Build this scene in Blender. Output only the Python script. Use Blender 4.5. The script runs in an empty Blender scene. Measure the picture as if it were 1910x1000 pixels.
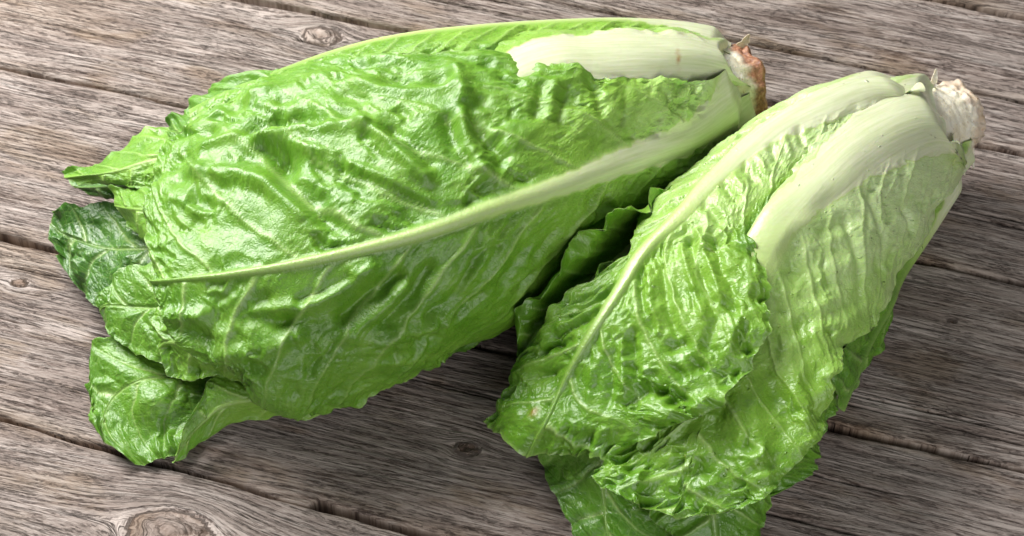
import bpy, math, random
import numpy as np

CM = 0.01
SC = bpy.context.scene
COL = SC.collection

# ------------------------------------------------------------------ camera
cam_data = bpy.data.cameras.new('camera')
cam = bpy.data.objects.new('camera', cam_data)
COL.objects.link(cam)
cam_data.lens = 70
cam_data.sensor_width = 36
cam_data.clip_start = 0.05
cam_data.clip_end = 50
cam.location = (0, -0.55067, 0.70483)
cam.rotation_euler = (math.radians(90 - 52), 0, 0)
cam_data.dof.use_dof = True
cam_data.dof.focus_distance = 0.84
cam_data.dof.aperture_fstop = 24
SC.camera = cam

# ------------------------------------------------------------------ light
world = bpy.data.worlds.new('World')
SC.world = world
world.use_nodes = True
bg = world.node_tree.nodes['Background']
bg.inputs['Color'].default_value = (0.93, 0.97, 1.0, 1)
bg.inputs['Strength'].default_value = 0.085

def area(name, loc, target, size, energy, color):
    d = bpy.data.lights.new(name, 'AREA')
    d.shape = 'RECTANGLE'
    d.size, d.size_y = size
    d.energy = energy
    d.color = color
    o = bpy.data.objects.new(name, d)
    COL.objects.link(o)
    o.location = loc
    v = [target[i] - loc[i] for i in range(3)]
    import mathutils
    o.rotation_euler = mathutils.Vector(v).to_track_quat('-Z', 'Y').to_euler()
    return o

area('softbox_light', (-0.48, 0.38, 0.62), (-0.02, 0.0, 0.02), (0.56, 0.48), 17.5, (1.0, 0.985, 0.96))
area('front_fill_light', (0.38, -0.98, 0.52), (0.02, 0.0, 0.04), (1.0, 0.6), 6.4, (1.0, 0.99, 0.97))
area('overhead_sheen_fill', (0.05, 0.75, 1.25), (0.0, 0.0, 0.0), (1.3, 0.8), 2.5, (0.96, 0.98, 1.0))  # added fill lamp that spreads a broad sheen over the leaves

SC.view_settings.view_transform = 'Standard'
SC.view_settings.look = 'None'
SC.view_settings.exposure = 0.1
SC.view_settings.gamma = 1.0
SC.view_settings.use_curve_mapping = False
SC.cycles.use_denoising = True
SC.cycles.max_bounces = 8
SC.cycles.diffuse_bounces = 4
SC.cycles.caustics_reflective = False
SC.cycles.caustics_refractive = False

# ------------------------------------------------------------------ numpy noise
def _hash(ix, iy, seed):
    h = (ix.astype(np.int64) * 374761393 + iy.astype(np.int64) * 668265263 + seed * 974634777) & 0xffffffff
    h = ((h ^ (h >> 13)) * 1274126177) & 0xffffffff
    h = ((h ^ (h >> 16)) * 2246822519) & 0xffffffff
    return (h ^ (h >> 15)) & 0xffffffff

def rnd(ix, iy, seed):
    return _hash(ix, iy, seed) / 4294967295.0

def pnoise(x, y, seed=0):
    """gradient noise, about -1..1"""
    x, y = np.broadcast_arrays(np.asarray(x, float), np.asarray(y, float))
    xi = np.floor(x); yi = np.floor(y)
    fx = x - xi; fy = y - yi
    xi = xi.astype(np.int64); yi = yi.astype(np.int64)
    ux = fx * fx * fx * (fx * (fx * 6 - 15) + 10); uy = fy * fy * fy * (fy * (fy * 6 - 15) + 10)
    def g(dx, dy):
        a = rnd(xi + dx, yi + dy, seed) * 2 * np.pi
        return np.cos(a) * (fx - dx) + np.sin(a) * (fy - dy)
    return 1.5 * ((g(0, 0) * (1 - ux) + g(1, 0) * ux) * (1 - uy) + (g(0, 1) * (1 - ux) + g(1, 1) * ux) * uy)

def fbm(x, y, seed=0, octv=4, gain=0.5):
    s = 0; a = 1.0; f = 1.0
    for k in range(octv):
        s = s + a * pnoise(x * f, y * f, seed + 17 * k); a *= gain; f *= 2.03
    return s

def worley(x, y, seed=0):
    """F1, F2 and a random value of the nearest cell"""
    xi = np.floor(x).astype(np.int64); yi = np.floor(y).astype(np.int64)
    f1 = np.full(x.shape, 9.0); f2 = np.full(x.shape, 9.0); cid = np.zeros(x.shape)
    for dx in (-1, 0, 1):
        for dy in (-1, 0, 1):
            cx = xi + dx; cy = yi + dy
            px = cx + 0.15 + 0.7 * rnd(cx, cy, seed); py = cy + 0.15 + 0.7 * rnd(cx, cy, seed + 5)
            d = np.hypot(px - x, py - y); r = rnd(cx, cy, seed + 9)
            near = d < f1
            f2 = np.where(near, f1, np.minimum(f2, d))
            cid = np.where(near, r, cid); f1 = np.where(near, d, f1)
    return f1, f2, cid

def sstep(a, b, x):
    t = np.clip((x - a) / (b - a), 0, 1)
    return t * t * (3 - 2 * t)

# ------------------------------------------------------------------ object helpers
def link(o, parent=None):
    COL.objects.link(o)
    if parent: o.parent = parent
    return o

def mesh_obj(name, verts, faces, mat, parent=None, attrs=None, normals=None, smooth=True):
    """verts (n,3) in cm, faces (m,4) or (m,3) int array"""
    me = bpy.data.meshes.new(name)
    faces = np.asarray(faces, np.int32); k = faces.shape[1]
    me.vertices.add(len(verts)); me.vertices.foreach_set('co', (np.asarray(verts, float) * CM).astype(np.float32).ravel())
    me.loops.add(faces.size); me.loops.foreach_set('vertex_index', faces.ravel())
    me.polygons.add(len(faces)); me.polygons.foreach_set('loop_start', np.arange(0, faces.size, k, dtype=np.int32))
    if smooth: me.polygons.foreach_set('use_smooth', np.ones(len(faces), bool))
    me.update(calc_edges=True)
    for n, a in (attrs or {}).items():
        a = np.asarray(a, np.float32)
        if a.ndim == 1:
            me.attributes.new(n, 'FLOAT', 'POINT').data.foreach_set('value', a)
        else:
            me.attributes.new(n, 'FLOAT_VECTOR', 'POINT').data.foreach_set('vector', a.ravel())
    me.validate()
    if normals is not None:
        me.normals_split_custom_set_from_vertices(np.asarray(normals, np.float32).tolist())
    me.materials.append(mat)
    return link(bpy.data.objects.new(name, me), parent)

def thing(name, loc_cm, label, cat=None, kind=None):
    o = bpy.data.objects.new(name, None)
    o.empty_display_size = 0.02
    link(o); o['label'] = label
    if cat: o['category'] = cat
    if kind: o['kind'] = kind
    return o

# ------------------------------------------------------------------ node helper
class NT:
    def __init__(s, name):
        s.m = bpy.data.materials.new(name); s.m.use_nodes = True
        s.t = s.m.node_tree; s.t.nodes.clear()
        s.out = s.n('ShaderNodeOutputMaterial')
    def n(s, typ, **kw):
        nd = s.t.nodes.new(typ)
        for k, v in kw.items(): setattr(nd, k, v)
        return nd
    def l(s, a, b): s.t.links.new(a, b)
    def put(s, sock, v):
        if hasattr(v, 'is_linked') or hasattr(v, 'links'): s.l(v, sock)
        else: sock.default_value = v
    def attr(s, name, vec=False):
        a = s.n('ShaderNodeAttribute', attribute_name=name)
        return a.outputs['Vector'] if vec else a.outputs['Fac']
    def math(s, op, a, b=0.0, c=None, clamp=False):
        m = s.n('ShaderNodeMath', operation=op, use_clamp=clamp)
        s.put(m.inputs[0], a); s.put(m.inputs[1], b)
        if c is not None: s.put(m.inputs[2], c)
        return m.outputs[0]
    def vmul(s, v, xyz):
        m = s.n('ShaderNodeVectorMath', operation='MULTIPLY'); s.put(m.inputs[0], v); m.inputs[1].default_value = xyz
        return m.outputs[0]
    def noise(s, vec, scale, detail=3.0, rough=0.55, dist=0.0):
        t = s.n('ShaderNodeTexNoise'); s.l(vec, t.inputs['Vector'])
        t.inputs['Scale'].default_value = scale; t.inputs['Detail'].default_value = detail
        t.inputs['Roughness'].default_value = rough; t.inputs['Distortion'].default_value = dist
        return t.outputs['Fac']
    def voro(s, vec, scale, feature='DISTANCE_TO_EDGE', rand=1.0):
        t = s.n('ShaderNodeTexVoronoi', feature=feature); s.l(vec, t.inputs['Vector'])
        t.inputs['Scale'].default_value = scale; t.inputs['Randomness'].default_value = rand
        return t.outputs['Distance']
    def ramp(s, fac, stops):
        r = s.n('ShaderNodeValToRGB'); s.put(r.inputs[0], fac)
        e = r.color_ramp.elements
        while len(e) > 1: e.remove(e[-1])
        e[0].position = stops[0][0]; e[0].color = (*stops[0][1], 1)
        for p, c in stops[1:]:
            q = e.new(p); q.color = (*c, 1)
        return r.outputs[0]
    def mix(s, fac, a, b, mode='MIX'):
        m = s.n('ShaderNodeMix', data_type='RGBA', blend_type=mode)
        s.put(m.inputs[0], fac)
        for i, v in ((6, a), (7, b)):
            if isinstance(v, tuple): m.inputs[i].default_value = (*v, 1)
            else: s.l(v, m.inputs[i])
        return m.outputs[2]
    def rng(s, v, a, b, c=0.0, d=1.0, smooth=True):
        m = s.n('ShaderNodeMapRange', interpolation_type='SMOOTHSTEP' if smooth else 'LINEAR')
        s.put(m.inputs[0], v)
        for i, q in ((1, a), (2, b), (3, c), (4, d)): m.inputs[i].default_value = q
        return m.outputs[0]
    def bump(s, h, dist, strength=1.0, normal=None):
        b = s.n('ShaderNodeBump'); s.put(b.inputs['Height'], h)
        b.inputs['Distance'].default_value = dist; b.inputs['Strength'].default_value = strength
        if normal: s.l(normal, b.inputs['Normal'])
        return b.outputs[0]
    def principled(s, **kw):
        p = s.n('ShaderNodeBsdfPrincipled')
        for k, v in kw.items():
            k = k.replace('_', ' ')
            i = p.inputs[k]
            if hasattr(v, 'links'): s.l(v, i)
            elif isinstance(v, tuple) and i.type == 'RGBA': i.default_value = (*v, 1)
            else: i.default_value = v
        s.l(p.outputs[0], s.out.inputs[0])
        return p

# ------------------------------------------------------------------ materials
def make_leaf_material():
    t = NT('lettuce_leaf')
    lc = t.attr('lc', True); tone = t.attr('tone'); pale = t.attr('pale'); vein = t.attr('vein'); blem = t.attr('blemish')
    wet = t.attr('wet'); netw = t.attr('netw')
    n1 = t.noise(lc, 0.55, 3, 0.6); n2 = t.noise(lc, 3.0, 2, 0.6)
    f = t.math('ADD', tone, t.math('MULTIPLY', t.math('SUBTRACT', n1, 0.5), 0.40))
    f = t.math('MULTIPLY', t.math('ADD', f, t.math('MULTIPLY', t.math('SUBTRACT', n2, 0.5), 0.18)), 0.8)
    green = t.ramp(f, [(0.0, (0.014, 0.056, 0.006)), (0.22, (0.039, 0.132, 0.010)), (0.45, (0.106, 0.258, 0.014)), (0.66, (0.208, 0.392, 0.042)), (0.82, (0.330, 0.515, 0.130)), (1.0, (0.50, 0.635, 0.30))])
    # fine vein network (pigment) on the blade
    e1 = t.voro(lc, 2.1); e2 = t.voro(lc, 6.5)
    net = t.math('MAXIMUM', t.rng(e1, 0.0, 0.055, 1.0, 0.0), t.math('MULTIPLY', t.rng(e2, 0.0, 0.07, 1.0, 0.0), 0.45))
    veinc = t.mix(t.math('MULTIPLY', t.math('MULTIPLY', net, netw), 0.32), green, (0.30, 0.45, 0.12))
    hair = t.rng(t.voro(t.vmul(lc, (1.0, 0.6, 1.0)), 2.9), 0.0, 0.022, 1.0, 0.0)
    veinc = t.mix(t.math('MULTIPLY', hair, 0.28), veinc, (0.045, 0.13, 0.012))
    veinc = t.mix(t.math('MULTIPLY', vein, 0.50, clamp=True), veinc, (0.44, 0.58, 0.22))
    st = t.noise(t.vmul(lc, (9.0, 0.5, 1.0)), 1.0, 3, 0.6)
    ribc = t.ramp(st, [(0.25, (0.50, 0.56, 0.30)), (0.6, (0.61, 0.645, 0.43)), (0.8, (0.67, 0.68, 0.51))])
    col = t.mix(t.rng(pale, 0.0, 0.55, 0.0, 1.0, False), veinc, (0.42, 0.55, 0.19))
    col = t.mix(t.rng(pale, 0.55, 1.0, 0.0, 1.0, False), col, ribc)
    # rust specks and bruises
    sp = t.rng(t.noise(lc, 1.7, 2, 0.5), 0.765, 0.80)
    col = t.mix(t.math('MULTIPLY', sp, 0.35), col, (0.30, 0.17, 0.06))
    col = t.mix(blem, col, (0.36, 0.12, 0.03))
    h = t.math('MULTIPLY', t.rng(e2, 0.0, 0.25, 0.0, 1.0), 0.14)
    h = t.math('ADD', h, t.math('MULTIPLY', t.math('MULTIPLY', t.rng(e1, 0.0, 0.20, 0.0, 1.0), netw), 0.7))
    h = t.math('MULTIPLY', h, t.math('SUBTRACT', 1.0, pale, clamp=True))
    h = t.math('ADD', h, t.math('MULTIPLY', n2, 1.0))
    rg = t.math('ABSOLUTE', t.math('SUBTRACT', t.noise(lc, 4.2, 2, 0.55, 0.6), 0.5))
    h = t.math('SUBTRACT', h, t.math('MULTIPLY', t.math('MULTIPLY', t.math('SUBTRACT', 1.0, pale, clamp=True), t.rng(rg, 0.0, 0.16, 1.0, 0.0)), -0.55))
    h = t.math('ADD', h, t.math('MULTIPLY', t.math('MULTIPLY', st, pale), 0.5))
    h = t.math('ADD', h, t.math('MULTIPLY', t.noise(lc, 14.0, 2, 0.6), 0.16))
    # small water beads on the washed leaves
    dv = t.voro(lc, 2.2, 'F1')
    bead = t.math('MULTIPLY', t.math('MULTIPLY', t.rng(dv, 0.17, 0.06), t.rng(t.noise(lc, 0.9, 2, 0.5), 0.50, 0.58)), wet)
    h = t.math('ADD', h, t.math('MULTIPLY', bead, 5.0))
    b = t.bump(h, 0.00019, 0.85)
    rgh = t.math('SUBTRACT', t.math('ADD', 0.32, t.math('MULTIPLY', n1, 0.20)), t.math('MULTIPLY', wet, 0.09))
    rgh = t.math('SUBTRACT', rgh, t.math('MULTIPLY', bead, 0.25))
    t.principled(Base_Color=col, Roughness=rgh, Normal=b, IOR=1.45, Specular_IOR_Level=0.72,
                 Subsurface_Weight=0.28, Subsurface_Radius=(0.35, 0.7, 0.10), Subsurface_Scale=0.0018)
    return t.m

def make_wood_material():
    t = NT('weathered_wood')
    g = t.attr('grain', True); knot = t.attr('knot'); crack = t.attr('crack'); brown = t.attr('brown')
    a = t.noise(t.vmul(g, (0.10, 1.6, 1.0)), 1.0, 5, 0.62)
    b = t.noise(t.vmul(g, (0.45, 8.0, 1.0)), 1.0, 5, 0.7, 0.3)
    c = t.noise(t.vmul(g, (1.7, 19.0, 1.0)), 1.0, 4, 0.7)
    ln = t.noise(t.vmul(g, (0.09, 6.0, 1.0)), 1.0, 4, 0.6, 0.15)
    lines = t.math('MULTIPLY', t.rng(t.math('ABSOLUTE', t.math('SUBTRACT', ln, 0.47)), 0.0, 0.014, 1.0, 0.0), t.rng(a, 0.42, 0.56))
    d = t.noise(t.vmul(g, (3.2, 17.0, 1.0)), 1.0, 3, 0.65)
    blot = t.noise(t.vmul(g, (0.16, 0.5, 1.0)), 1.0, 4, 0.6, 0.4)
    amp = t.rng(t.noise(t.vmul(g, (0.25, 1.1, 1.0)), 1.0, 2, 0.5), 0.35, 0.65, 0.35, 1.35)
    fine = t.math('SUBTRACT', t.math('ADD', t.math('MULTIPLY', b, 0.75), t.math('MULTIPLY', c, 0.62)), 0.685)
    v = t.math('ADD', t.math('MULTIPLY', a, 0.55), t.math('ADD', t.math('MULTIPLY', fine, amp), 0.685))
    v = t.math('ADD', t.math('SUBTRACT', v, 0.62), t.math('MULTIPLY', t.noise(t.vmul(g, (0.22, 0.7, 1.0)), 1.0, 3, 0.55), 0.34))
    grey = t.ramp(v, [(0.16, (0.040, 0.027, 0.022)), (0.32, (0.145, 0.104, 0.087)), (0.47, (0.325, 0.262, 0.230)), (0.62, (0.485, 0.412, 0.372)), (0.84, (0.60, 0.535, 0.495))])
    warm = t.ramp(v, [(0.18, (0.040, 0.022, 0.012)), (0.34, (0.13, 0.082, 0.053)), (0.50, (0.28, 0.205, 0.148)), (0.66, (0.41, 0.325, 0.255)), (0.88, (0.52, 0.44, 0.365))])
    w = t.math('ADD', t.rng(blot, 0.50, 0.68, 0.0, 0.75), brown, clamp=True)
    col = t.mix(w, grey, warm)
    # dark weathered flecks along the grain
    fl = t.math('MULTIPLY', t.rng(b, 0.54, 0.36), t.rng(d, 0.54, 0.42))
    col = t.mix(t.math('MULTIPLY', fl, 0.72), col, (0.060, 0.040, 0.033))
    col = t.mix(t.math('MULTIPLY', lines, 0.8), col, (0.040, 0.029, 0.023))
    col = t.mix(t.math('MULTIPLY', knot, 0.65), col, (0.16, 0.10, 0.065))
    col = t.mix(t.math('MULTIPLY', crack, 0.8), col, (0.022, 0.016, 0.013))
    h = t.math('ADD', t.math('MULTIPLY', b, 1.0), t.math('MULTIPLY', c, 0.55))
    h = t.math('SUBTRACT', h, t.math('ADD', t.math('MULTIPLY', fl, 0.5), t.math('MULTIPLY', lines, 0.7)))
    h = t.math('ADD', h, t.math('MULTIPLY', d, 0.25))
    n = t.bump(h, 0.0013, 1.0)
    t.principled(Base_Color=col, Roughness=t.rng(v, 0.2, 0.8, 0.72, 0.55), Normal=n, Specular_IOR_Level=0.35)
    return t.m

def make_stem_material():
    t = NT('lettuce_stem')
    tc = t.attr('lc', True); brn = t.attr('blemish')
    n = t.noise(tc, 1.6, 5, 0.65); n2 = t.noise(tc, 5.0, 3, 0.6)
    col = t.ramp(n, [(0.3, (0.70, 0.62, 0.42)), (0.5, (0.84, 0.79, 0.63)), (0.75, (0.88, 0.86, 0.75))])
    col = t.mix(t.math('MULTIPLY', t.rng(n2, 0.60, 0.72), 0.65), col, (0.42, 0.20, 0.08))
    br = t.ramp(n2, [(0.3, (0.13, 0.040, 0.018)), (0.5, (0.31, 0.115, 0.052)), (0.7, (0.50, 0.27, 0.15))])
    col = t.mix(brn, col, br)
    bb = t.bump(t.math('ADD', n, t.math('MULTIPLY', n2, 0.5)), 0.0012, 0.9)
    t.principled(Base_Color=col, Roughness=0.48, Normal=bb, Subsurface_Weight=0.2, Subsurface_Radius=(0.5, 0.4, 0.2), Subsurface_Scale=0.003)
    return t.m

def make_dark_material():
    t = NT('gap_shade_dark')  # near-black colour standing in for shade inside the plank gaps
    tc = t.n('ShaderNodeTexCoord')
    n = t.noise(tc.outputs['Object'], 40.0, 4)
    t.principled(Base_Color=t.ramp(n, [(0.3, (0.012, 0.009, 0.007)), (0.7, (0.035, 0.026, 0.02))]), Roughness=0.9)
    return t.m

M_LEAF = make_leaf_material()
M_WOOD = make_wood_material()
M_STEM = make_stem_material()
M_DARK = make_dark_material()

# ------------------------------------------------------------------ table of weathered planks
table = thing('table_top', (0, 0, 0), 'weathered grey wooden plank table top under both lettuces', kind='structure')

# joints between planks: two points (cm) on each, from the far side to the near side
DIRA = math.radians(-16.0)
GAPS = [((0, 30.5), (20, 24.3)), ((21.94, 17.08), (25.52, 15.95)), ((2.29, 17.08), (24.62, 10.21)), ((-8.96, 16.02), (24.09, 6.92)),
        ((-24.99, 12.55), (22.88, -0.76)), ((-23.3, 1.92), (21.33, -10.57)), ((-21.72, -8.08), (-3.44, -13.83)),
        ((-21, -20.5), (0, -26.6)), ((-21, -32.0), (0, -38.0))]
# knots: x, y (cm), radius (cm)
KNOTS = [(-9.41, 14.63, 0.6), (-13.9, -13.8, 1.15), (-1.91, -9.56, 0.33), (-22.04, -0.76, 0.22), (19.35, -2.93, 0.10)]
ax_d = np.array([math.cos(DIRA), math.sin(DIRA)]); ax_n = np.array([-math.sin(DIRA), math.cos(DIRA)])
def gap_line(g):
    p, q = np.array(g[0], float), np.array(g[1], float)
    a0, b0 = p @ ax_d, p @ ax_n; a1, b1 = q @ ax_d, q @ ax_n
    k = (b1 - b0) / (a1 - a0)
    return b0 - k * a0, k
LINES = [gap_line(g) for g in GAPS]

def build_plank(i):
    rng = np.random.RandomState(100 + i)
    cT, kT = LINES[i]; cB, kB = LINES[i + 1]
    if abs(kT) > 0.05: kT = 0.05 * np.sign(kT)
    a = np.concatenate([np.linspace(-52, -34, 30)[:-1], np.linspace(-34, 34, 400), np.linspace(34, 52, 30)[1:]])
    wid = (cT - cB)
    # across stations: a base comb plus fine combs at the cracks
    ncr = max(2, int(wid * 0.9))
    ys = list(np.linspace(0, 1, int(wid / 0.1)))
    cr = []
    for k in range(ncr):
        yc = rng.uniform(0.06, 0.94); half = rng.uniform(0.022, 0.06)
        x0 = rng.uniform(-40, 25); ln = rng.uniform(8, 34)
        cr.append((yc, half, x0, x0 + ln, rng.uniform(0.18, 0.42)))
        ys += [yc + s * half / wid for s in (-2.2, -1, -0.4, 0.4, 1, 2.2)]
    eg = [0.0, 0.05, 0.12, 0.2, 0.3]
    ys += [e / wid for e in eg] + [1 - e / wid for e in eg]
    ys = np.unique(np.clip(ys, 0, 1)); ys = ys[np.concatenate([[True], np.diff(ys) > 0.004 / wid])]
    A, Yn = np.meshgrid(a, ys, indexing='ij')
    gap = 0.13
    bT = cT + kT * A - gap + 0.10 * fbm(A * 0.25, 0 * A + i * 7.7, 3, 4)
    bB = cB + kB * A + gap + 0.12 * fbm(A * 0.3, 0 * A + i * 3.1 + 50, 4, 4)
    if i == 5:   # broken edge with a step near the front
        bB = bB + 0.28 * sstep(-4.6, -4.4, A) * (1 - sstep(2, 9, A)) * (0.7 + 0.3 * pnoise(A * 1.3, 0 * A, 8)) - 0.25 * sstep(-9, -5, A) * (1 - sstep(-4.6, -4.45, A))
    wob = 0.10 * fbm(A * 0.12, Yn * 1.5, 20 + i, 3) * np.minimum(1, 6 * np.minimum(Yn, 1 - Yn))
    Bc = bB + (bT - bB) * Yn + wob
    X = A * ax_d[0] + Bc * ax_n[0]; Y = A * ax_d[1] + Bc * ax_n[1]
    psi = Bc + 0.28 * fbm(A * 0.05, Bc * 0.30, 200 + i, 3); kn = np.zeros_like(A); kz = np.zeros_like(A)
    for kx, ky, kr in KNOTS:
        ka, kb = kx * ax_d[0] + ky * ax_d[1], kx * ax_n[0] + ky * ax_n[1]
        if not (cB + kB * ka < kb < cT + kT * ka): continue
        da = (A - ka) * 0.62; db = Bc - kb
        r = np.hypot(da, db) * (1 + 0.12 * pnoise(np.arctan2(db, da) * 1.2, 0 * da, 31)) + 1e-6
        fall = np.exp(-(r / (5.5 * kr)) ** 2)
        out = db * np.minimum(1.0, (kr * 1.15 / r) ** 2) * fall
        psi = psi - out
        ins = 1 - sstep(kr * 0.92, kr * 1.08, r)
        psi = np.where(r < kr, kb + 3.0 + r * 0.45 + 0.10 * fbm(da * 1.5, db * 1.5, 77, 3), psi)
        kn = np.maximum(kn, ins * (0.45 + 0.55 * np.exp(-((r - kr) / (0.10 * kr + .02)) ** 2)) )
        kn = np.maximum(kn, 0.7 * np.exp(-((r - kr) / (0.05 * kr + .015)) ** 2))
        ang = np.arctan2(db, da)
        star = sum(np.exp(-(np.sin((ang - q) / 2) * r / 0.035) ** 2) * (r < kr * w_) for q, w_ in ((0.6, .8), (2.4, .9), (4.1, .6)))
        kz += 0.10 * np.exp(-(r / (1.5 * kr)) ** 2) - 0.12 * np.exp(-((r - kr) / (0.08 * kr + .02)) ** 2) - 0.15 * np.clip(star, 0, 1)
        kn = np.maximum(kn, np.clip(star, 0, 1))
    z = 0.035 * fbm(A * 0.22, psi * 4.5, 60 + i, 4, 0.6) + 0.05 * fbm(A * 0.05, psi * 0.5, 70 + i, 3) + kz
    crk = np.zeros_like(A)
    for yc, half, x0, x1, dep in cr:
        m = sstep(x0, x0 + 3, A) * (1 - sstep(x1 - 3, x1, A)) * np.clip(0.75 + 0.8 * pnoise(A * 0.5, 0 * A + yc * 90, 9), 0, 1)
        d = np.abs(Yn - yc) * wid / half
        p = np.exp(-d ** 2 * 0.9) * m
        z -= dep * p; crk = np.maximum(crk, np.clip(p, 0, 1))
    # worn round edges, then the sides
    eT = (1 - Yn) * (bT - bB); eB = Yn * (bT - bB)
    ed = np.minimum(eT, eB)
    rr = 0.20
    z -= np.where(ed < rr, 0.20 * (1 - np.sqrt(np.clip(1 - (1 - ed / rr) ** 2, 0, 1))), 0)
    z -= max(0.0, np.percentile(z[(np.abs(A) < 34)], 99.5) - 0.06)
    z -= (0.0, 0.10, 0.0, 0.09, 0.02, 0.11, 0.0, 0.08, 0.0, 0.06)[i]
    brown = 0.75 * np.exp(-(eB / 0.5) ** 2) * np.clip(0.5 + fbm(A * 0.15, 0 * A + i, 12, 3), 0, 1) + 0.5 * np.exp(-(eT / 0.25) ** 2) * np.clip(0.4 + pnoise(A * 0.2, 0 * A + i, 13), 0, 1)
    if i == 3:
        brown = brown + 0.5 * sstep(-20, -26, A) * sstep(0.2, 0.5, Yn)
    na, nb = A.shape
    V = np.stack([X, Y, z], -1)
    # skirts
    lo0 = V[:, :1].copy(); lo0[..., 2] = -2.2; lo1 = V[:, -1:].copy(); lo1[..., 2] = -2.2
    V = np.concatenate([lo0, V, lo1], 1)
    pad = lambda q: np.concatenate([q[:, :1], q, q[:, -1:]], 1)
    G = np.stack([pad(A) + 37.0 * i, pad(psi), np.full((na, nb + 2), 5.3 * i)], -1)
    nb += 2
    idx = np.arange(na * nb).reshape(na, nb)
    F = np.stack([idx[:-1, :-1], idx[1:, :-1], idx[1:, 1:], idx[:-1, 1:]], -1).reshape(-1, 4)
    o = mesh_obj('plank', V.reshape(-1, 3), F, M_WOOD, table, dict(grain=G.reshape(-1, 3), knot=pad(kn).ravel(), crack=pad(crk).ravel(), brown=np.clip(pad(brown), 0, 1).ravel()))
    return o

for i in range(len(LINES) - 1):
    build_plank(i)
LINES += [gap_line(((0, 41.0), (20, 35.2))), LINES[0]]     # one more board on the far side
build_plank(len(LINES) - 2)
bq = [(-50, -37.5), (50, -37.5), (50, 40), (-50, 40)]
v = np.array([[a * ax_d[0] + b * ax_n[0], a * ax_d[1] + b * ax_n[1], z] for z in (-2.3, -3.3) for a, b in bq], float)
mesh_obj('gap_shade_sheet', v, [(0, 1, 2, 3), (7, 6, 5, 4), (0, 4, 5, 1), (1, 5, 6, 2), (2, 6, 7, 3), (3, 7, 4, 0)], M_DARK, table, smooth=False)  # added dark sheet below the boards, makes the gaps look shaded

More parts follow.
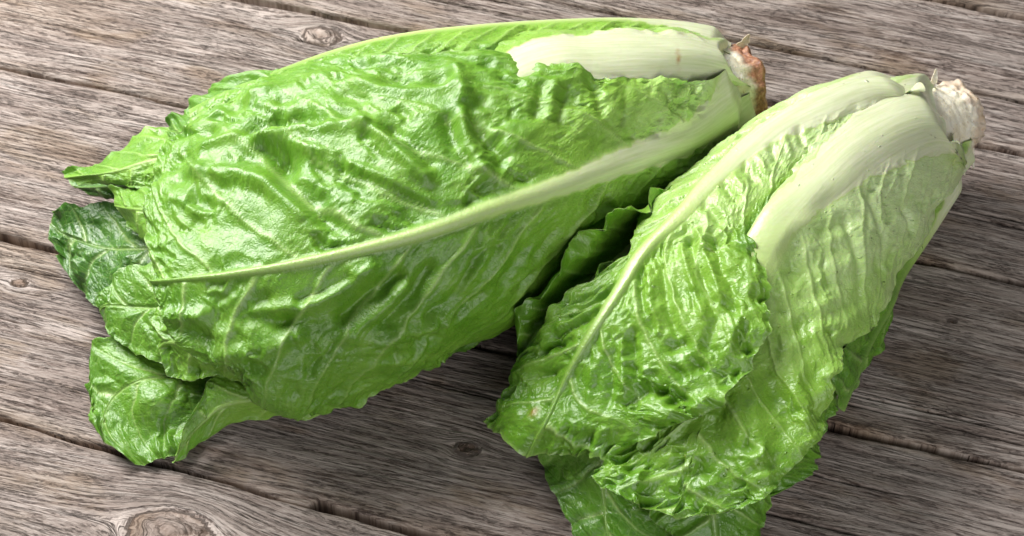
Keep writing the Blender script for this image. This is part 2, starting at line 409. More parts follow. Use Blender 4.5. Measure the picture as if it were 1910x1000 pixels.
# ------------------------------------------------------------------ lettuce leaves
# control nets of the leaves (rows x columns of points, 0.1 mm units)
NETS = {
'A1': (24, 17, '998 621 694 1001 594 691 1005 568 686 1008 542 678 1011 518 667 1013 495 653 1015 475 636 1017 458 617 1018 444 596 1019 433 575 1020 425 552 1020 420 530 1021 417 507 1020 415 483 1020 415 458 1018 416 429 1017 418 404 944 541 734 947 518 725 950 495 715 953 472 703 955 451 689 957 433 672 960 416 652 963 404 631 968 395 608 975 390 583 983 389 558 991 391 532 1001 396 507 1010 402 481 1019 410 454 1028 419 425 1036 428 401 896 466 760 899 446 749 900 425 736 901 404 722 901 385 705 902 368 687 905 354 667 909 344 644 917 339 619 928 340 592 941 345 564 956 354 536 971 365 507 988 378 478 1004 393 447 1020 408 419 1035 423 395 854 422 781 854 398 770 851 372 757 846 347 743 842 323 727 839 301 708 838 283 687 841 270 662 848 265 635 861 267 605 879 277 573 898 291 540 919 308 507 938 327 472 956 347 435 973 366 405 988 384 379 792 385 817 788 353 806 780 320 795 770 287 781 760 254 765 752 224 746 747 199 723 747 180 696 754 170 665 768 171 630 789 181 592 813 198 552 838 221 510 864 248 462 888 275 420 908 303 384 924 328 353 686 351 877 678 310 868 666 266 859 652 222 846 638 179 831 627 139 811 620 105 787 619 77 758 627 60 722 644 55 680 669 62 632 698 79 580 730 105 524 761 137 459 790 173 405 815 210 358 835 247 317 561 318 931 550 266 926 534 213 919 516 159 909 498 107 895 485 59 877 479 16 852 479 -21 821 489 -48 781 508 -63 732 533 -65 675 563 -54 611 598 -31 539 633 4 456 665 46 387 692 92 328 712 139 276 436 275 971 421 216 969 402 156 965 381 97 958 362 37 947 346 -21 931 337 -75 908 337 -123 876 347 -161 834 370 -186 781 400 -195 715 434 -189 638 468 -167 551 499 -133 449 525 -88 365 545 -36 293 560 20 231 314 266 1003 297 196 1005 274 125 1005 248 54 1001 224 -18 992 204 -88 977 191 -156 955 188 -217 923 198 -269 880 222 -307 822 255 -328 751 293 -330 666 329 -312 567 361 -277 451 386 -227 355 401 -166 271 407 -101 200 183 315 1020 168 221 1030 142 132 1036 114 44 1036 86 -44 1029 61 -131 1015 44 -215 993 37 -294 960 43 -362 914 65 -417 855 97 -453 780 135 -467 690 172 -459 585 203 -429 461 226 -380 357 237 -317 266 236 -246 189 37 347 1031 15 251 1048 -6 138 1058 -34 31 1061 -64 -73 1055 -91 -176 1041 -112 -274 1017 -121 -364 981 -117 -445 934 -98 -511 873 -70 -560 797 -38 -587 708 -6 -591 604 22 -572 478 43 -530 371 55 -471 278 51 -400 198 -125 361 1036 -149 260 1060 -173 146 1073 -194 14 1077 -221 -107 1070 -246 -221 1053 -265 -330 1024 -277 -431 985 -277 -521 936 -264 -595 875 -241 -651 802 -212 -685 717 -183 -698 620 -157 -688 501 -138 -657 396 -131 -609 303 -136 -547 222 -305 358 1035 -323 255 1062 -346 138 1077 -363 0 1080 -382 -136 1071 -403 -261 1051 -421 -378 1021 -432 -485 980 -433 -579 930 -420 -657 871 -396 -717 801 -365 -757 722 -331 -774 632 -299 -771 524 -274 -747 419 -259 -706 328 -257 -650 247 -498 342 1023 -511 236 1050 -526 118 1065 -540 -14 1068 -548 -164 1058 -564 -294 1038 -578 -415 1008 -586 -524 968 -583 -621 920 -564 -701 864 -532 -764 800 -490 -806 727 -444 -828 645 -398 -829 550 -359 -810 443 -329 -774 353 -313 -723 272 -672 400 963 -681 293 1005 -691 171 1032 -702 33 1043 -708 -129 1040 -717 -287 1022 -730 -424 993 -737 -547 953 -733 -654 905 -713 -741 849 -678 -809 787 -631 -857 717 -578 -883 639 -523 -889 550 -474 -875 447 -434 -844 359 -408 -797 279 -817 485 860 -827 385 927 -836 260 975 -845 115 1004 -854 -51 1013 -859 -247 1003 -869 -412 977 -876 -556 937 -873 -677 887 -855 -775 829 -822 -851 765 -778 -904 696 -725 -936 620 -670 -947 534 -616 -938 434 -570 -910 350 -539 -866 271 -970 426 846 -973 327 904 -978 207 946 -986 70 971 -994 -87 979 -1000 -272 970 -1009 -430 946 -1013 -568 910 -1007 -688 864 -987 -790 811 -954 -873 751 -910 -935 683 -860 -976 608 -806 -996 521 -754 -994 421 -709 -971 337 -675 -929 259 -1128 274 870 -1128 175 902 -1132 65 923 -1138 -55 933 -1143 -192 932 -1147 -339 920 -1148 -463 900 -1144 -580 871 -1131 -688 835 -1106 -787 791 -1072 -875 739 -1030 -946 677 -983 -999 604 -934 -1030 520 -886 -1038 418 -843 -1023 333 -809 -986 255 -1273 207 830 -1270 112 856 -1269 7 874 -1269 -107 882 -1266 -242 881 -1263 -368 872 -1257 -479 856 -1247 -582 833 -1230 -678 806 -1205 -765 773 -1174 -843 734 -1138 -910 688 -1098 -964 635 -1057 -1003 575 -1016 -1025 504 -977 -1031 420 -944 -1020 347 -1395 173 775 -1388 83 802 -1380 -19 821 -1373 -132 831 -1364 -267 833 -1355 -386 827 -1344 -491 815 -1330 -583 798 -1312 -664 777 -1288 -734 755 -1261 -793 730 -1233 -844 703 -1202 -887 673 -1171 -921 639 -1140 -948 602 -1110 -967 559 -1082 -978 510 -1469 86 750 -1458 3 772 -1448 -90 787 -1438 -195 795 -1426 -315 797 -1414 -416 793 -1401 -505 784 -1387 -584 771 -1371 -653 755 -1352 -712 738 -1331 -761 720 -1307 -804 701 -1284 -841 680 -1260 -872 658 -1239 -899 633 -1218 -922 604 -1199 -940 572 -1505 -27 746 -1494 -101 759 -1483 -184 769 -1470 -285 774 -1458 -372 775 -1445 -451 771 -1433 -523 763 -1420 -587 753 -1408 -644 740 -1394 -694 726 -1381 -737 711 -1367 -774 696 -1353 -807 679 -1339 -837 662 -1325 -864 643 -1311 -888 621 -1297 -910 598 -1516 -151 748 -1506 -218 755 -1495 -297 759 -1484 -365 760 -1474 -429 758 -1464 -488 754 -1454 -543 747 -1444 -592 739 -1434 -636 729 -1424 -674 720 -1415 -707 710 -1406 -736 699 -1397 -762 689 -1388 -786 678 -1379 -808 666 -1370 -830 653 -1361 -851 639 -1509 -305 750 -1502 -352 751 -1495 -398 750 -1488 -443 748 -1481 -486 745 -1474 -527 740 -1467 -564 734 -1460 -598 728 -1453 -628 722 -1447 -654 716 -1440 -675 710 -1434 -695 705 -1428 -712 700 -1422 -728 695 -1415 -744 690 -1409 -759 684 -1403 -775 677'),
'A2': (12, 9, '1017 815 605 989 764 648 962 697 686 948 622 706 949 571 703 974 551 680 1014 552 646 1062 565 610 1106 578 576 913 801 660 891 751 701 870 688 737 862 613 756 870 559 755 896 531 735 934 523 704 975 524 669 1012 525 634 775 778 722 757 726 761 740 663 794 736 591 813 752 527 815 785 492 798 829 476 770 873 469 736 910 462 700 554 719 793 538 663 832 522 598 864 519 526 886 543 451 892 589 400 879 647 368 852 707 350 813 758 336 770 306 646 857 301 591 893 297 529 923 304 461 944 331 386 953 386 307 946 448 248 922 512 203 883 567 168 833 67 582 912 83 530 944 100 475 969 124 412 988 161 335 999 220 235 997 279 147 978 335 69 940 382 5 888 -201 486 912 -172 430 945 -141 370 970 -104 301 988 -60 217 999 -1 105 998 54 4 983 103 -88 950 146 -167 902 -466 369 848 -436 302 883 -402 227 908 -365 142 925 -320 44 932 -272 -64 931 -230 -158 919 -192 -243 895 -157 -319 860 -665 283 808 -636 209 838 -602 126 859 -566 35 870 -524 -72 874 -485 -169 872 -452 -255 864 -421 -334 847 -393 -406 822 -809 212 794 -783 136 816 -755 50 828 -726 -40 833 -692 -144 834 -662 -233 831 -637 -312 825 -613 -385 814 -590 -452 796 -916 91 783 -900 28 792 -884 -39 795 -866 -110 795 -846 -191 794 -828 -261 792 -813 -323 790 -798 -383 786 -784 -439 777 -1012 -62 762 -1006 -97 762 -999 -134 761 -993 -172 759 -984 -219 758 -977 -262 758 -969 -303 758 -962 -343 758 -955 -382 755'),
'A3': (14, 11, '981 910 367 979 916 414 980 914 469 983 904 513 989 888 550 997 869 579 997 847 604 995 824 625 991 800 643 988 775 659 987 745 673 862 890 308 856 909 365 855 919 433 858 917 508 862 903 566 865 879 614 865 850 650 860 817 677 854 782 698 848 745 714 845 705 726 703 841 239 688 878 308 681 903 393 681 910 498 685 898 586 690 870 654 691 831 703 688 787 737 683 739 760 679 690 774 678 639 783 493 752 172 461 814 254 442 856 364 436 871 505 443 857 627 456 820 718 468 770 778 476 716 814 482 661 835 488 604 846 498 543 851 283 661 127 238 746 216 209 804 341 198 827 503 205 813 652 223 770 760 244 713 830 261 651 870 276 589 892 292 526 902 310 458 906 80 585 104 26 686 197 -11 757 330 -25 787 500 -18 773 670 3 727 788 29 664 864 54 598 908 76 532 931 100 465 943 127 392 947 -119 519 98 -181 633 197 -224 713 338 -241 746 518 -232 729 695 -205 678 817 -171 613 894 -138 546 936 -106 482 958 -73 418 969 -38 347 974 -333 468 108 -394 590 210 -436 675 354 -453 708 538 -443 689 712 -416 634 832 -382 567 906 -348 503 946 -317 443 967 -286 383 978 -251 317 986 -556 434 124 -609 554 228 -645 636 369 -658 666 549 -649 645 711 -625 591 823 -597 528 891 -571 469 927 -548 415 946 -525 363 956 -499 303 966 -754 400 138 -798 515 239 -827 592 372 -838 620 540 -830 599 691 -810 545 797 -785 482 862 -762 421 898 -741 365 918 -720 308 930 -696 245 940 -933 385 156 -963 489 252 -982 557 374 -989 580 526 -983 559 660 -968 507 757 -950 444 820 -931 380 857 -913 318 878 -895 255 892 -875 186 903 -1096 398 182 -1111 483 270 -1120 536 378 -1123 551 510 -1119 531 624 -1111 483 709 -1100 423 766 -1089 359 803 -1078 295 827 -1066 228 843 -1053 154 855 -1249 449 248 -1254 494 324 -1257 518 413 -1257 517 516 -1254 494 597 -1250 453 660 -1245 405 704 -1239 355 734 -1234 303 754 -1228 249 770 -1221 190 783 -1416 458 343 -1417 465 398 -1417 463 464 -1416 450 518 -1414 427 564 -1412 398 600 -1409 367 626 -1407 337 644 -1404 306 656 -1402 275 667 -1399 241 676'),
'A4': (12, 9, '-497 589 630 -470 529 703 -444 473 780 -415 410 849 -378 331 900 -332 230 924 -278 113 929 -221 -11 926 -165 -131 927 -703 553 711 -684 488 758 -666 427 807 -644 357 852 -613 268 884 -568 150 900 -514 11 903 -456 -135 902 -399 -278 903 -874 521 764 -863 453 792 -853 390 821 -840 317 848 -815 219 867 -774 88 876 -722 -68 879 -666 -234 878 -612 -395 879 -965 496 756 -965 431 780 -968 371 806 -965 300 830 -950 201 846 -919 63 854 -875 -104 855 -826 -282 854 -780 -454 854 -1051 488 733 -1051 426 756 -1052 370 780 -1050 302 801 -1040 203 818 -1019 61 826 -990 -113 829 -957 -298 830 -926 -478 832 -1149 505 706 -1132 445 725 -1114 391 744 -1097 324 762 -1083 224 777 -1073 80 789 -1065 -97 797 -1059 -287 804 -1053 -471 812 -1244 518 672 -1217 457 692 -1188 403 712 -1162 335 732 -1147 236 748 -1145 92 761 -1154 -84 772 -1166 -273 781 -1177 -456 791 -1334 524 632 -1306 461 658 -1275 404 685 -1249 335 710 -1235 237 730 -1239 97 743 -1255 -72 752 -1276 -253 759 -1295 -428 766 -1394 497 600 -1371 438 625 -1346 382 650 -1325 320 673 -1311 242 691 -1308 141 702 -1314 24 707 -1322 -100 711 -1329 -220 716 -1433 450 574 -1420 400 592 -1407 350 610 -1393 301 626 -1379 254 638 -1364 209 645 -1347 165 647 -1330 123 648 -1313 80 649 -1481 429 547 -1473 394 558 -1466 358 570 -1458 324 581 -1446 290 589 -1429 259 594 -1410 230 597 -1389 201 599 -1368 171 601 -1532 417 520 -1527 399 525 -1524 383 530 -1519 364 535 -1511 339 540 -1499 305 545 -1483 265 550 -1466 222 555 -1450 181 560'),
'A5': (12, 9, '-876 487 647 -857 431 703 -838 376 762 -818 318 817 -795 250 860 -767 168 887 -736 77 902 -704 -18 913 -672 -111 926 -1027 471 608 -1016 413 663 -1005 358 719 -993 298 772 -979 226 814 -960 136 842 -939 34 859 -917 -72 872 -895 -177 887 -1190 459 567 -1180 398 616 -1171 339 668 -1161 276 716 -1150 201 754 -1137 111 779 -1123 8 794 -1108 -99 806 -1093 -204 820 -1388 461 518 -1365 390 555 -1341 319 594 -1318 247 629 -1298 173 656 -1282 96 670 -1269 17 675 -1257 -64 676 -1244 -144 679 -1538 451 480 -1508 376 508 -1477 301 538 -1448 228 565 -1423 159 583 -1403 96 589 -1388 38 587 -1374 -18 582 -1360 -75 579 -1612 421 460 -1589 355 486 -1565 288 514 -1542 223 538 -1520 165 555 -1499 114 561 -1480 69 560 -1461 27 556 -1442 -16 553 -1696 383 437 -1676 327 459 -1658 270 483 -1638 215 505 -1617 167 519 -1595 127 525 -1570 94 525 -1545 63 521 -1521 30 519 -1791 338 409 -1774 294 427 -1757 248 446 -1738 204 462 -1717 166 474 -1690 136 479 -1661 111 478 -1630 89 476 -1600 65 474 -1865 314 385 -1851 279 398 -1838 244 412 -1823 211 424 -1803 182 433 -1777 158 436 -1747 138 436 -1714 120 434 -1682 101 433 -1921 304 364 -1912 279 372 -1903 254 382 -1893 229 390 -1878 207 396 -1854 188 398 -1826 170 398 -1795 154 396 -1765 137 396 -1969 298 342 -1961 279 348 -1955 260 355 -1946 241 362 -1933 224 366 -1914 209 368 -1889 195 367 -1864 183 366 -1839 169 366 -2012 296 320 -2005 281 325 -1998 266 331 -1990 251 336 -1979 238 340 -1964 227 341 -1946 218 341 -1926 209 340 -1907 200 340'),
'A5b': (10, 9, '-823 331 684 -802 271 719 -782 213 755 -761 151 787 -737 79 810 -707 -7 819 -675 -103 818 -641 -203 813 -607 -301 810 -1052 302 556 -1039 245 576 -1027 189 597 -1013 131 616 -999 70 628 -982 4 631 -964 -65 628 -945 -136 622 -926 -206 617 -1268 276 440 -1261 223 448 -1255 170 457 -1248 117 464 -1242 67 467 -1236 20 465 -1231 -25 460 -1226 -70 454 -1220 -114 448 -1419 262 386 -1415 217 391 -1410 172 396 -1406 128 400 -1404 87 401 -1404 52 399 -1406 20 394 -1409 -10 388 -1411 -41 383 -1526 257 372 -1522 223 380 -1516 189 388 -1512 155 395 -1510 124 398 -1512 95 398 -1517 69 394 -1522 44 390 -1527 18 386 -1635 272 339 -1630 244 348 -1624 215 358 -1619 187 366 -1616 161 371 -1616 136 372 -1617 113 370 -1619 90 366 -1621 67 363 -1742 309 290 -1736 281 300 -1730 253 310 -1725 226 319 -1718 199 324 -1711 175 326 -1703 151 325 -1695 128 323 -1687 105 322 -1843 336 253 -1835 311 260 -1829 286 268 -1821 261 275 -1810 236 280 -1796 213 282 -1779 190 281 -1761 168 281 -1744 145 280 -1935 348 234 -1926 329 236 -1917 309 237 -1906 290 239 -1891 270 239 -1871 250 240 -1846 230 240 -1819 210 240 -1793 189 240 -2026 357 220 -2014 344 215 -2002 331 209 -1989 318 204 -1969 304 200 -1942 288 199 -1909 270 199 -1874 252 200 -1840 234 200'),
'A6': (10, 9, '-927 283 780 -897 174 810 -867 65 843 -837 -44 869 -808 -153 880 -778 -262 869 -748 -371 843 -718 -480 810 -688 -589 780 -1058 154 711 -1040 66 729 -1022 -21 749 -1004 -108 765 -986 -194 770 -969 -276 760 -953 -356 739 -937 -436 713 -921 -516 690 -1188 44 644 -1180 -24 653 -1172 -93 662 -1164 -160 669 -1157 -224 669 -1151 -283 660 -1147 -338 643 -1143 -392 624 -1138 -447 606 -1315 20 593 -1310 -38 599 -1305 -96 606 -1300 -152 610 -1296 -207 610 -1295 -257 601 -1294 -305 587 -1294 -352 571 -1293 -399 556 -1436 54 551 -1430 1 559 -1423 -53 569 -1417 -106 576 -1412 -158 577 -1408 -210 570 -1406 -261 557 -1404 -312 541 -1402 -363 526 -1532 80 509 -1526 31 518 -1520 -18 529 -1514 -66 538 -1508 -115 540 -1503 -165 533 -1497 -216 520 -1491 -266 505 -1485 -317 490 -1602 102 467 -1599 58 477 -1596 14 488 -1592 -30 497 -1586 -75 499 -1577 -121 493 -1565 -168 480 -1552 -215 464 -1539 -262 450 -1659 118 432 -1657 80 441 -1656 41 451 -1654 3 459 -1647 -37 461 -1636 -77 454 -1621 -119 441 -1604 -161 425 -1588 -203 411 -1699 123 405 -1698 93 412 -1697 63 419 -1695 32 425 -1689 0 425 -1679 -34 417 -1665 -69 404 -1649 -104 389 -1635 -139 375 -1736 126 380 -1734 104 384 -1733 82 389 -1730 60 392 -1725 36 390 -1716 9 382 -1705 -18 369 -1692 -46 354 -1680 -74 340'),
'A7': (14, 11, '-727 50 734 -699 -31 733 -671 -115 735 -643 -198 735 -617 -274 731 -594 -339 719 -577 -391 698 -563 -431 668 -551 -465 635 -540 -498 601 -528 -534 568 -959 29 576 -941 -35 577 -923 -100 578 -905 -165 580 -888 -226 577 -874 -280 567 -864 -325 549 -856 -363 525 -849 -398 496 -843 -431 467 -836 -467 439 -1184 12 426 -1176 -36 427 -1167 -84 429 -1159 -132 431 -1152 -178 430 -1146 -222 422 -1141 -261 408 -1139 -298 387 -1137 -333 363 -1135 -368 339 -1133 -403 316 -1355 27 332 -1353 -14 334 -1350 -56 338 -1348 -98 341 -1345 -139 341 -1343 -180 334 -1342 -219 321 -1341 -257 302 -1340 -294 280 -1340 -331 256 -1339 -369 235 -1468 84 302 -1466 36 306 -1465 -13 312 -1464 -62 318 -1462 -110 318 -1460 -156 312 -1457 -201 298 -1454 -243 277 -1451 -285 252 -1448 -326 226 -1445 -368 202 -1558 142 293 -1557 86 298 -1555 29 304 -1554 -28 310 -1553 -83 316 -1551 -139 314 -1545 -189 294 -1538 -235 266 -1531 -282 239 -1525 -328 211 -1518 -375 185 -1652 169 277 -1651 113 279 -1651 57 282 -1650 1 281 -1647 -54 277 -1646 -110 278 -1649 -172 282 -1636 -223 250 -1621 -270 212 -1611 -322 184 -1601 -375 159 -1737 179 266 -1738 128 262 -1737 78 255 -1733 28 238 -1728 -21 227 -1730 -77 234 -1728 -138 231 -1725 -204 227 -1705 -258 190 -1688 -314 159 -1675 -374 136 -1815 185 259 -1816 141 248 -1815 99 229 -1809 59 202 -1807 13 197 -1811 -42 206 -1806 -101 198 -1794 -164 182 -1782 -230 168 -1761 -291 139 -1745 -353 117 -1885 188 260 -1887 153 242 -1888 122 219 -1887 90 197 -1887 50 187 -1888 0 183 -1880 -55 171 -1865 -115 155 -1848 -179 138 -1831 -244 123 -1812 -306 103 -1946 186 261 -1949 161 240 -1953 138 217 -1955 114 196 -1957 83 178 -1955 43 164 -1945 -6 150 -1929 -63 135 -1910 -123 121 -1891 -185 107 -1873 -245 94 -1991 182 253 -1995 164 232 -2001 148 210 -2005 131 189 -2007 108 170 -2005 76 153 -1995 34 139 -1980 -16 125 -1961 -71 113 -1942 -127 101 -1924 -181 88 -2020 175 237 -2025 163 219 -2031 153 201 -2037 142 183 -2040 125 166 -2038 102 151 -2030 68 137 -2016 26 125 -2000 -19 113 -1982 -66 101 -1967 -111 89 -2048 168 220 -2053 162 206 -2060 158 191 -2066 152 177 -2070 143 163 -2069 126 150 -2062 101 137 -2051 69 125 -2037 32 114 -2022 -5 102 -2009 -40 90'),
'A8': (14, 11, '-862 -281 779 -847 -345 763 -831 -413 749 -816 -479 735 -802 -539 716 -791 -588 690 -783 -623 654 -777 -647 612 -773 -665 565 -770 -681 517 -765 -701 471 -999 -286 653 -988 -347 644 -977 -410 636 -967 -471 627 -957 -528 614 -949 -577 595 -944 -616 565 -941 -647 529 -940 -673 489 -938 -698 448 -936 -726 409 -1134 -290 533 -1128 -347 529 -1121 -405 527 -1115 -462 524 -1109 -517 517 -1105 -566 503 -1103 -608 480 -1102 -646 450 -1102 -680 416 -1103 -714 381 -1102 -749 349 -1254 -285 457 -1250 -339 455 -1246 -393 455 -1242 -447 455 -1238 -500 450 -1235 -549 439 -1233 -594 420 -1232 -636 394 -1231 -676 365 -1231 -716 334 -1230 -757 306 -1360 -268 430 -1356 -320 427 -1353 -373 426 -1349 -425 424 -1344 -476 418 -1340 -525 407 -1335 -572 389 -1330 -617 365 -1325 -661 338 -1320 -705 309 -1314 -749 282 -1454 -250 415 -1449 -301 410 -1445 -351 404 -1439 -401 394 -1432 -449 382 -1425 -496 372 -1420 -545 361 -1412 -594 342 -1403 -640 317 -1392 -686 290 -1382 -731 264 -1533 -239 385 -1529 -287 378 -1523 -334 366 -1514 -379 347 -1503 -420 327 -1495 -462 319 -1493 -513 319 -1488 -567 310 -1476 -615 289 -1461 -662 264 -1447 -708 240 -1599 -232 353 -1596 -276 344 -1591 -319 332 -1584 -361 315 -1575 -399 298 -1567 -438 289 -1562 -485 286 -1554 -537 279 -1540 -586 261 -1522 -632 238 -1504 -677 216 -1653 -236 323 -1652 -275 315 -1650 -313 307 -1648 -351 297 -1644 -388 287 -1636 -424 278 -1626 -466 268 -1613 -511 256 -1596 -556 238 -1577 -600 218 -1558 -642 197 -1696 -255 293 -1696 -287 288 -1697 -318 284 -1697 -348 280 -1695 -379 275 -1689 -411 267 -1678 -446 255 -1663 -485 240 -1646 -524 223 -1627 -563 205 -1609 -601 186 -1729 -281 266 -1729 -305 264 -1731 -328 264 -1732 -351 263 -1732 -374 260 -1727 -400 253 -1717 -429 243 -1703 -461 229 -1687 -494 213 -1671 -527 197 -1655 -560 181 -1749 -305 249 -1750 -323 248 -1752 -340 248 -1754 -358 247 -1754 -376 245 -1750 -396 240 -1742 -420 231 -1731 -445 220 -1718 -472 207 -1704 -500 193 -1691 -527 180 -1757 -330 239 -1758 -344 238 -1760 -357 237 -1762 -370 236 -1763 -384 234 -1760 -400 230 -1755 -418 223 -1746 -438 214 -1737 -458 204 -1726 -479 194 -1717 -500 184 -1763 -355 229 -1765 -365 228 -1767 -374 226 -1768 -384 225 -1769 -393 223 -1768 -404 219 -1765 -417 215 -1760 -431 209 -1754 -445 202 -1748 -459 196 -1742 -474 190'),
'A9': (16, 13, '-557 -666 653 -555 -672 606 -552 -682 558 -549 -691 510 -547 -697 463 -548 -696 417 -551 -684 375 -559 -660 337 -570 -626 301 -583 -584 267 -597 -539 234 -611 -494 202 -625 -452 168 -790 -569 470 -783 -588 439 -776 -609 409 -768 -630 378 -761 -649 347 -756 -664 318 -753 -672 289 -754 -672 262 -756 -665 237 -761 -654 212 -766 -640 188 -771 -627 163 -776 -615 139 -1015 -478 299 -1003 -509 284 -991 -542 269 -979 -574 254 -967 -605 239 -957 -634 224 -948 -660 208 -941 -683 193 -936 -702 176 -932 -719 160 -928 -735 143 -925 -751 127 -921 -768 111 -1180 -434 208 -1166 -471 201 -1151 -509 194 -1136 -547 187 -1121 -584 180 -1107 -620 172 -1094 -655 162 -1081 -689 152 -1069 -722 141 -1058 -754 130 -1046 -786 117 -1035 -818 105 -1023 -850 93 -1287 -438 198 -1271 -474 191 -1255 -511 184 -1240 -548 177 -1224 -585 168 -1207 -620 157 -1191 -655 146 -1174 -690 139 -1156 -725 131 -1138 -759 120 -1120 -793 108 -1102 -826 96 -1084 -860 84 -1387 -447 200 -1369 -483 192 -1353 -520 184 -1336 -556 175 -1319 -591 162 -1300 -624 142 -1280 -657 128 -1258 -693 126 -1235 -730 125 -1211 -764 116 -1185 -796 104 -1160 -829 92 -1136 -861 80 -1511 -441 184 -1491 -481 177 -1471 -521 170 -1452 -561 163 -1431 -599 150 -1408 -635 129 -1384 -671 118 -1357 -709 122 -1326 -746 122 -1294 -780 113 -1261 -813 102 -1227 -845 91 -1195 -879 80 -1632 -437 167 -1609 -481 162 -1587 -525 158 -1564 -570 155 -1541 -614 152 -1515 -656 147 -1486 -697 144 -1452 -737 145 -1414 -773 138 -1373 -804 121 -1332 -834 104 -1291 -866 92 -1251 -900 82 -1717 -448 154 -1693 -493 151 -1672 -540 152 -1651 -587 157 -1628 -634 162 -1602 -679 159 -1570 -723 155 -1532 -766 157 -1489 -806 154 -1441 -836 127 -1393 -865 93 -1345 -901 86 -1300 -938 76 -1767 -474 144 -1746 -518 142 -1728 -562 144 -1710 -607 145 -1689 -651 140 -1663 -694 130 -1631 -738 124 -1593 -785 125 -1548 -830 124 -1495 -868 98 -1440 -902 55 -1390 -951 69 -1341 -995 61 -1799 -510 134 -1781 -553 131 -1765 -594 126 -1749 -635 118 -1730 -675 109 -1706 -717 101 -1676 -761 95 -1637 -807 92 -1590 -854 87 -1538 -899 70 -1483 -941 40 -1431 -994 56 -1380 -1041 50 -1815 -561 118 -1799 -601 112 -1784 -641 104 -1770 -681 96 -1754 -721 89 -1733 -762 83 -1704 -803 78 -1667 -845 73 -1622 -887 68 -1573 -929 60 -1521 -970 44 -1469 -1014 52 -1420 -1057 48 -1816 -620 99 -1801 -659 93 -1789 -699 86 -1777 -738 80 -1763 -777 74 -1744 -816 69 -1718 -853 65 -1684 -889 61 -1644 -923 59 -1599 -957 55 -1551 -990 48 -1504 -1024 51 -1459 -1058 50 -1811 -678 84 -1797 -715 79 -1786 -752 74 -1775 -789 69 -1762 -826 64 -1745 -861 60 -1722 -894 57 -1692 -925 54 -1656 -954 53 -1617 -981 51 -1575 -1008 48 -1534 -1035 48 -1495 -1062 49 -1797 -736 72 -1784 -769 68 -1773 -802 65 -1761 -836 62 -1748 -869 59 -1733 -900 56 -1713 -929 53 -1687 -955 51 -1658 -979 49 -1625 -1001 48 -1592 -1022 46 -1558 -1044 45 -1526 -1066 44 -1782 -794 60 -1769 -823 58 -1757 -852 57 -1745 -882 55 -1733 -911 53 -1718 -938 52 -1701 -962 50 -1681 -984 48 -1657 -1002 47 -1632 -1020 45 -1607 -1036 43 -1581 -1052 41 -1556 -1069 40'),
'A9b': (12, 9, '-135 -606 486 -138 -598 443 -141 -591 401 -145 -582 358 -153 -564 315 -165 -537 271 -180 -501 227 -196 -463 182 -212 -426 138 -577 -684 341 -572 -693 311 -567 -703 282 -563 -711 252 -560 -715 223 -559 -712 194 -559 -705 166 -559 -696 137 -559 -687 109 -924 -739 242 -912 -762 223 -899 -785 205 -887 -807 186 -875 -826 167 -864 -840 147 -852 -851 128 -841 -861 108 -829 -872 88 -1068 -743 247 -1047 -772 234 -1026 -801 222 -1005 -829 209 -986 -850 191 -970 -864 169 -956 -872 143 -942 -878 115 -928 -885 89 -1157 -742 261 -1133 -774 250 -1109 -807 241 -1085 -837 229 -1065 -859 212 -1048 -871 186 -1035 -876 155 -1022 -878 121 -1009 -881 89 -1224 -746 263 -1205 -778 250 -1186 -813 239 -1168 -844 225 -1152 -868 206 -1139 -881 180 -1129 -887 149 -1120 -891 115 -1110 -895 83 -1263 -771 252 -1251 -802 238 -1238 -834 225 -1227 -863 210 -1217 -887 191 -1209 -902 166 -1203 -911 137 -1197 -917 107 -1192 -925 77 -1276 -818 228 -1271 -844 213 -1266 -870 200 -1262 -895 185 -1259 -917 167 -1257 -933 146 -1255 -946 122 -1255 -958 96 -1254 -971 72 -1307 -871 207 -1305 -892 193 -1303 -914 180 -1301 -935 165 -1300 -953 149 -1300 -968 130 -1301 -980 109 -1302 -991 88 -1302 -1002 66 -1346 -931 185 -1344 -948 173 -1342 -965 161 -1340 -981 148 -1339 -994 133 -1339 -1004 117 -1339 -1012 98 -1340 -1018 80 -1340 -1025 61 -1367 -995 146 -1367 -1005 137 -1367 -1016 128 -1367 -1026 119 -1368 -1034 109 -1369 -1040 96 -1370 -1044 83 -1372 -1047 69 -1374 -1050 55 -1382 -1060 100 -1385 -1064 95 -1387 -1068 91 -1390 -1071 86 -1392 -1074 80 -1395 -1075 73 -1398 -1075 66 -1402 -1075 58 -1405 -1076 50'),
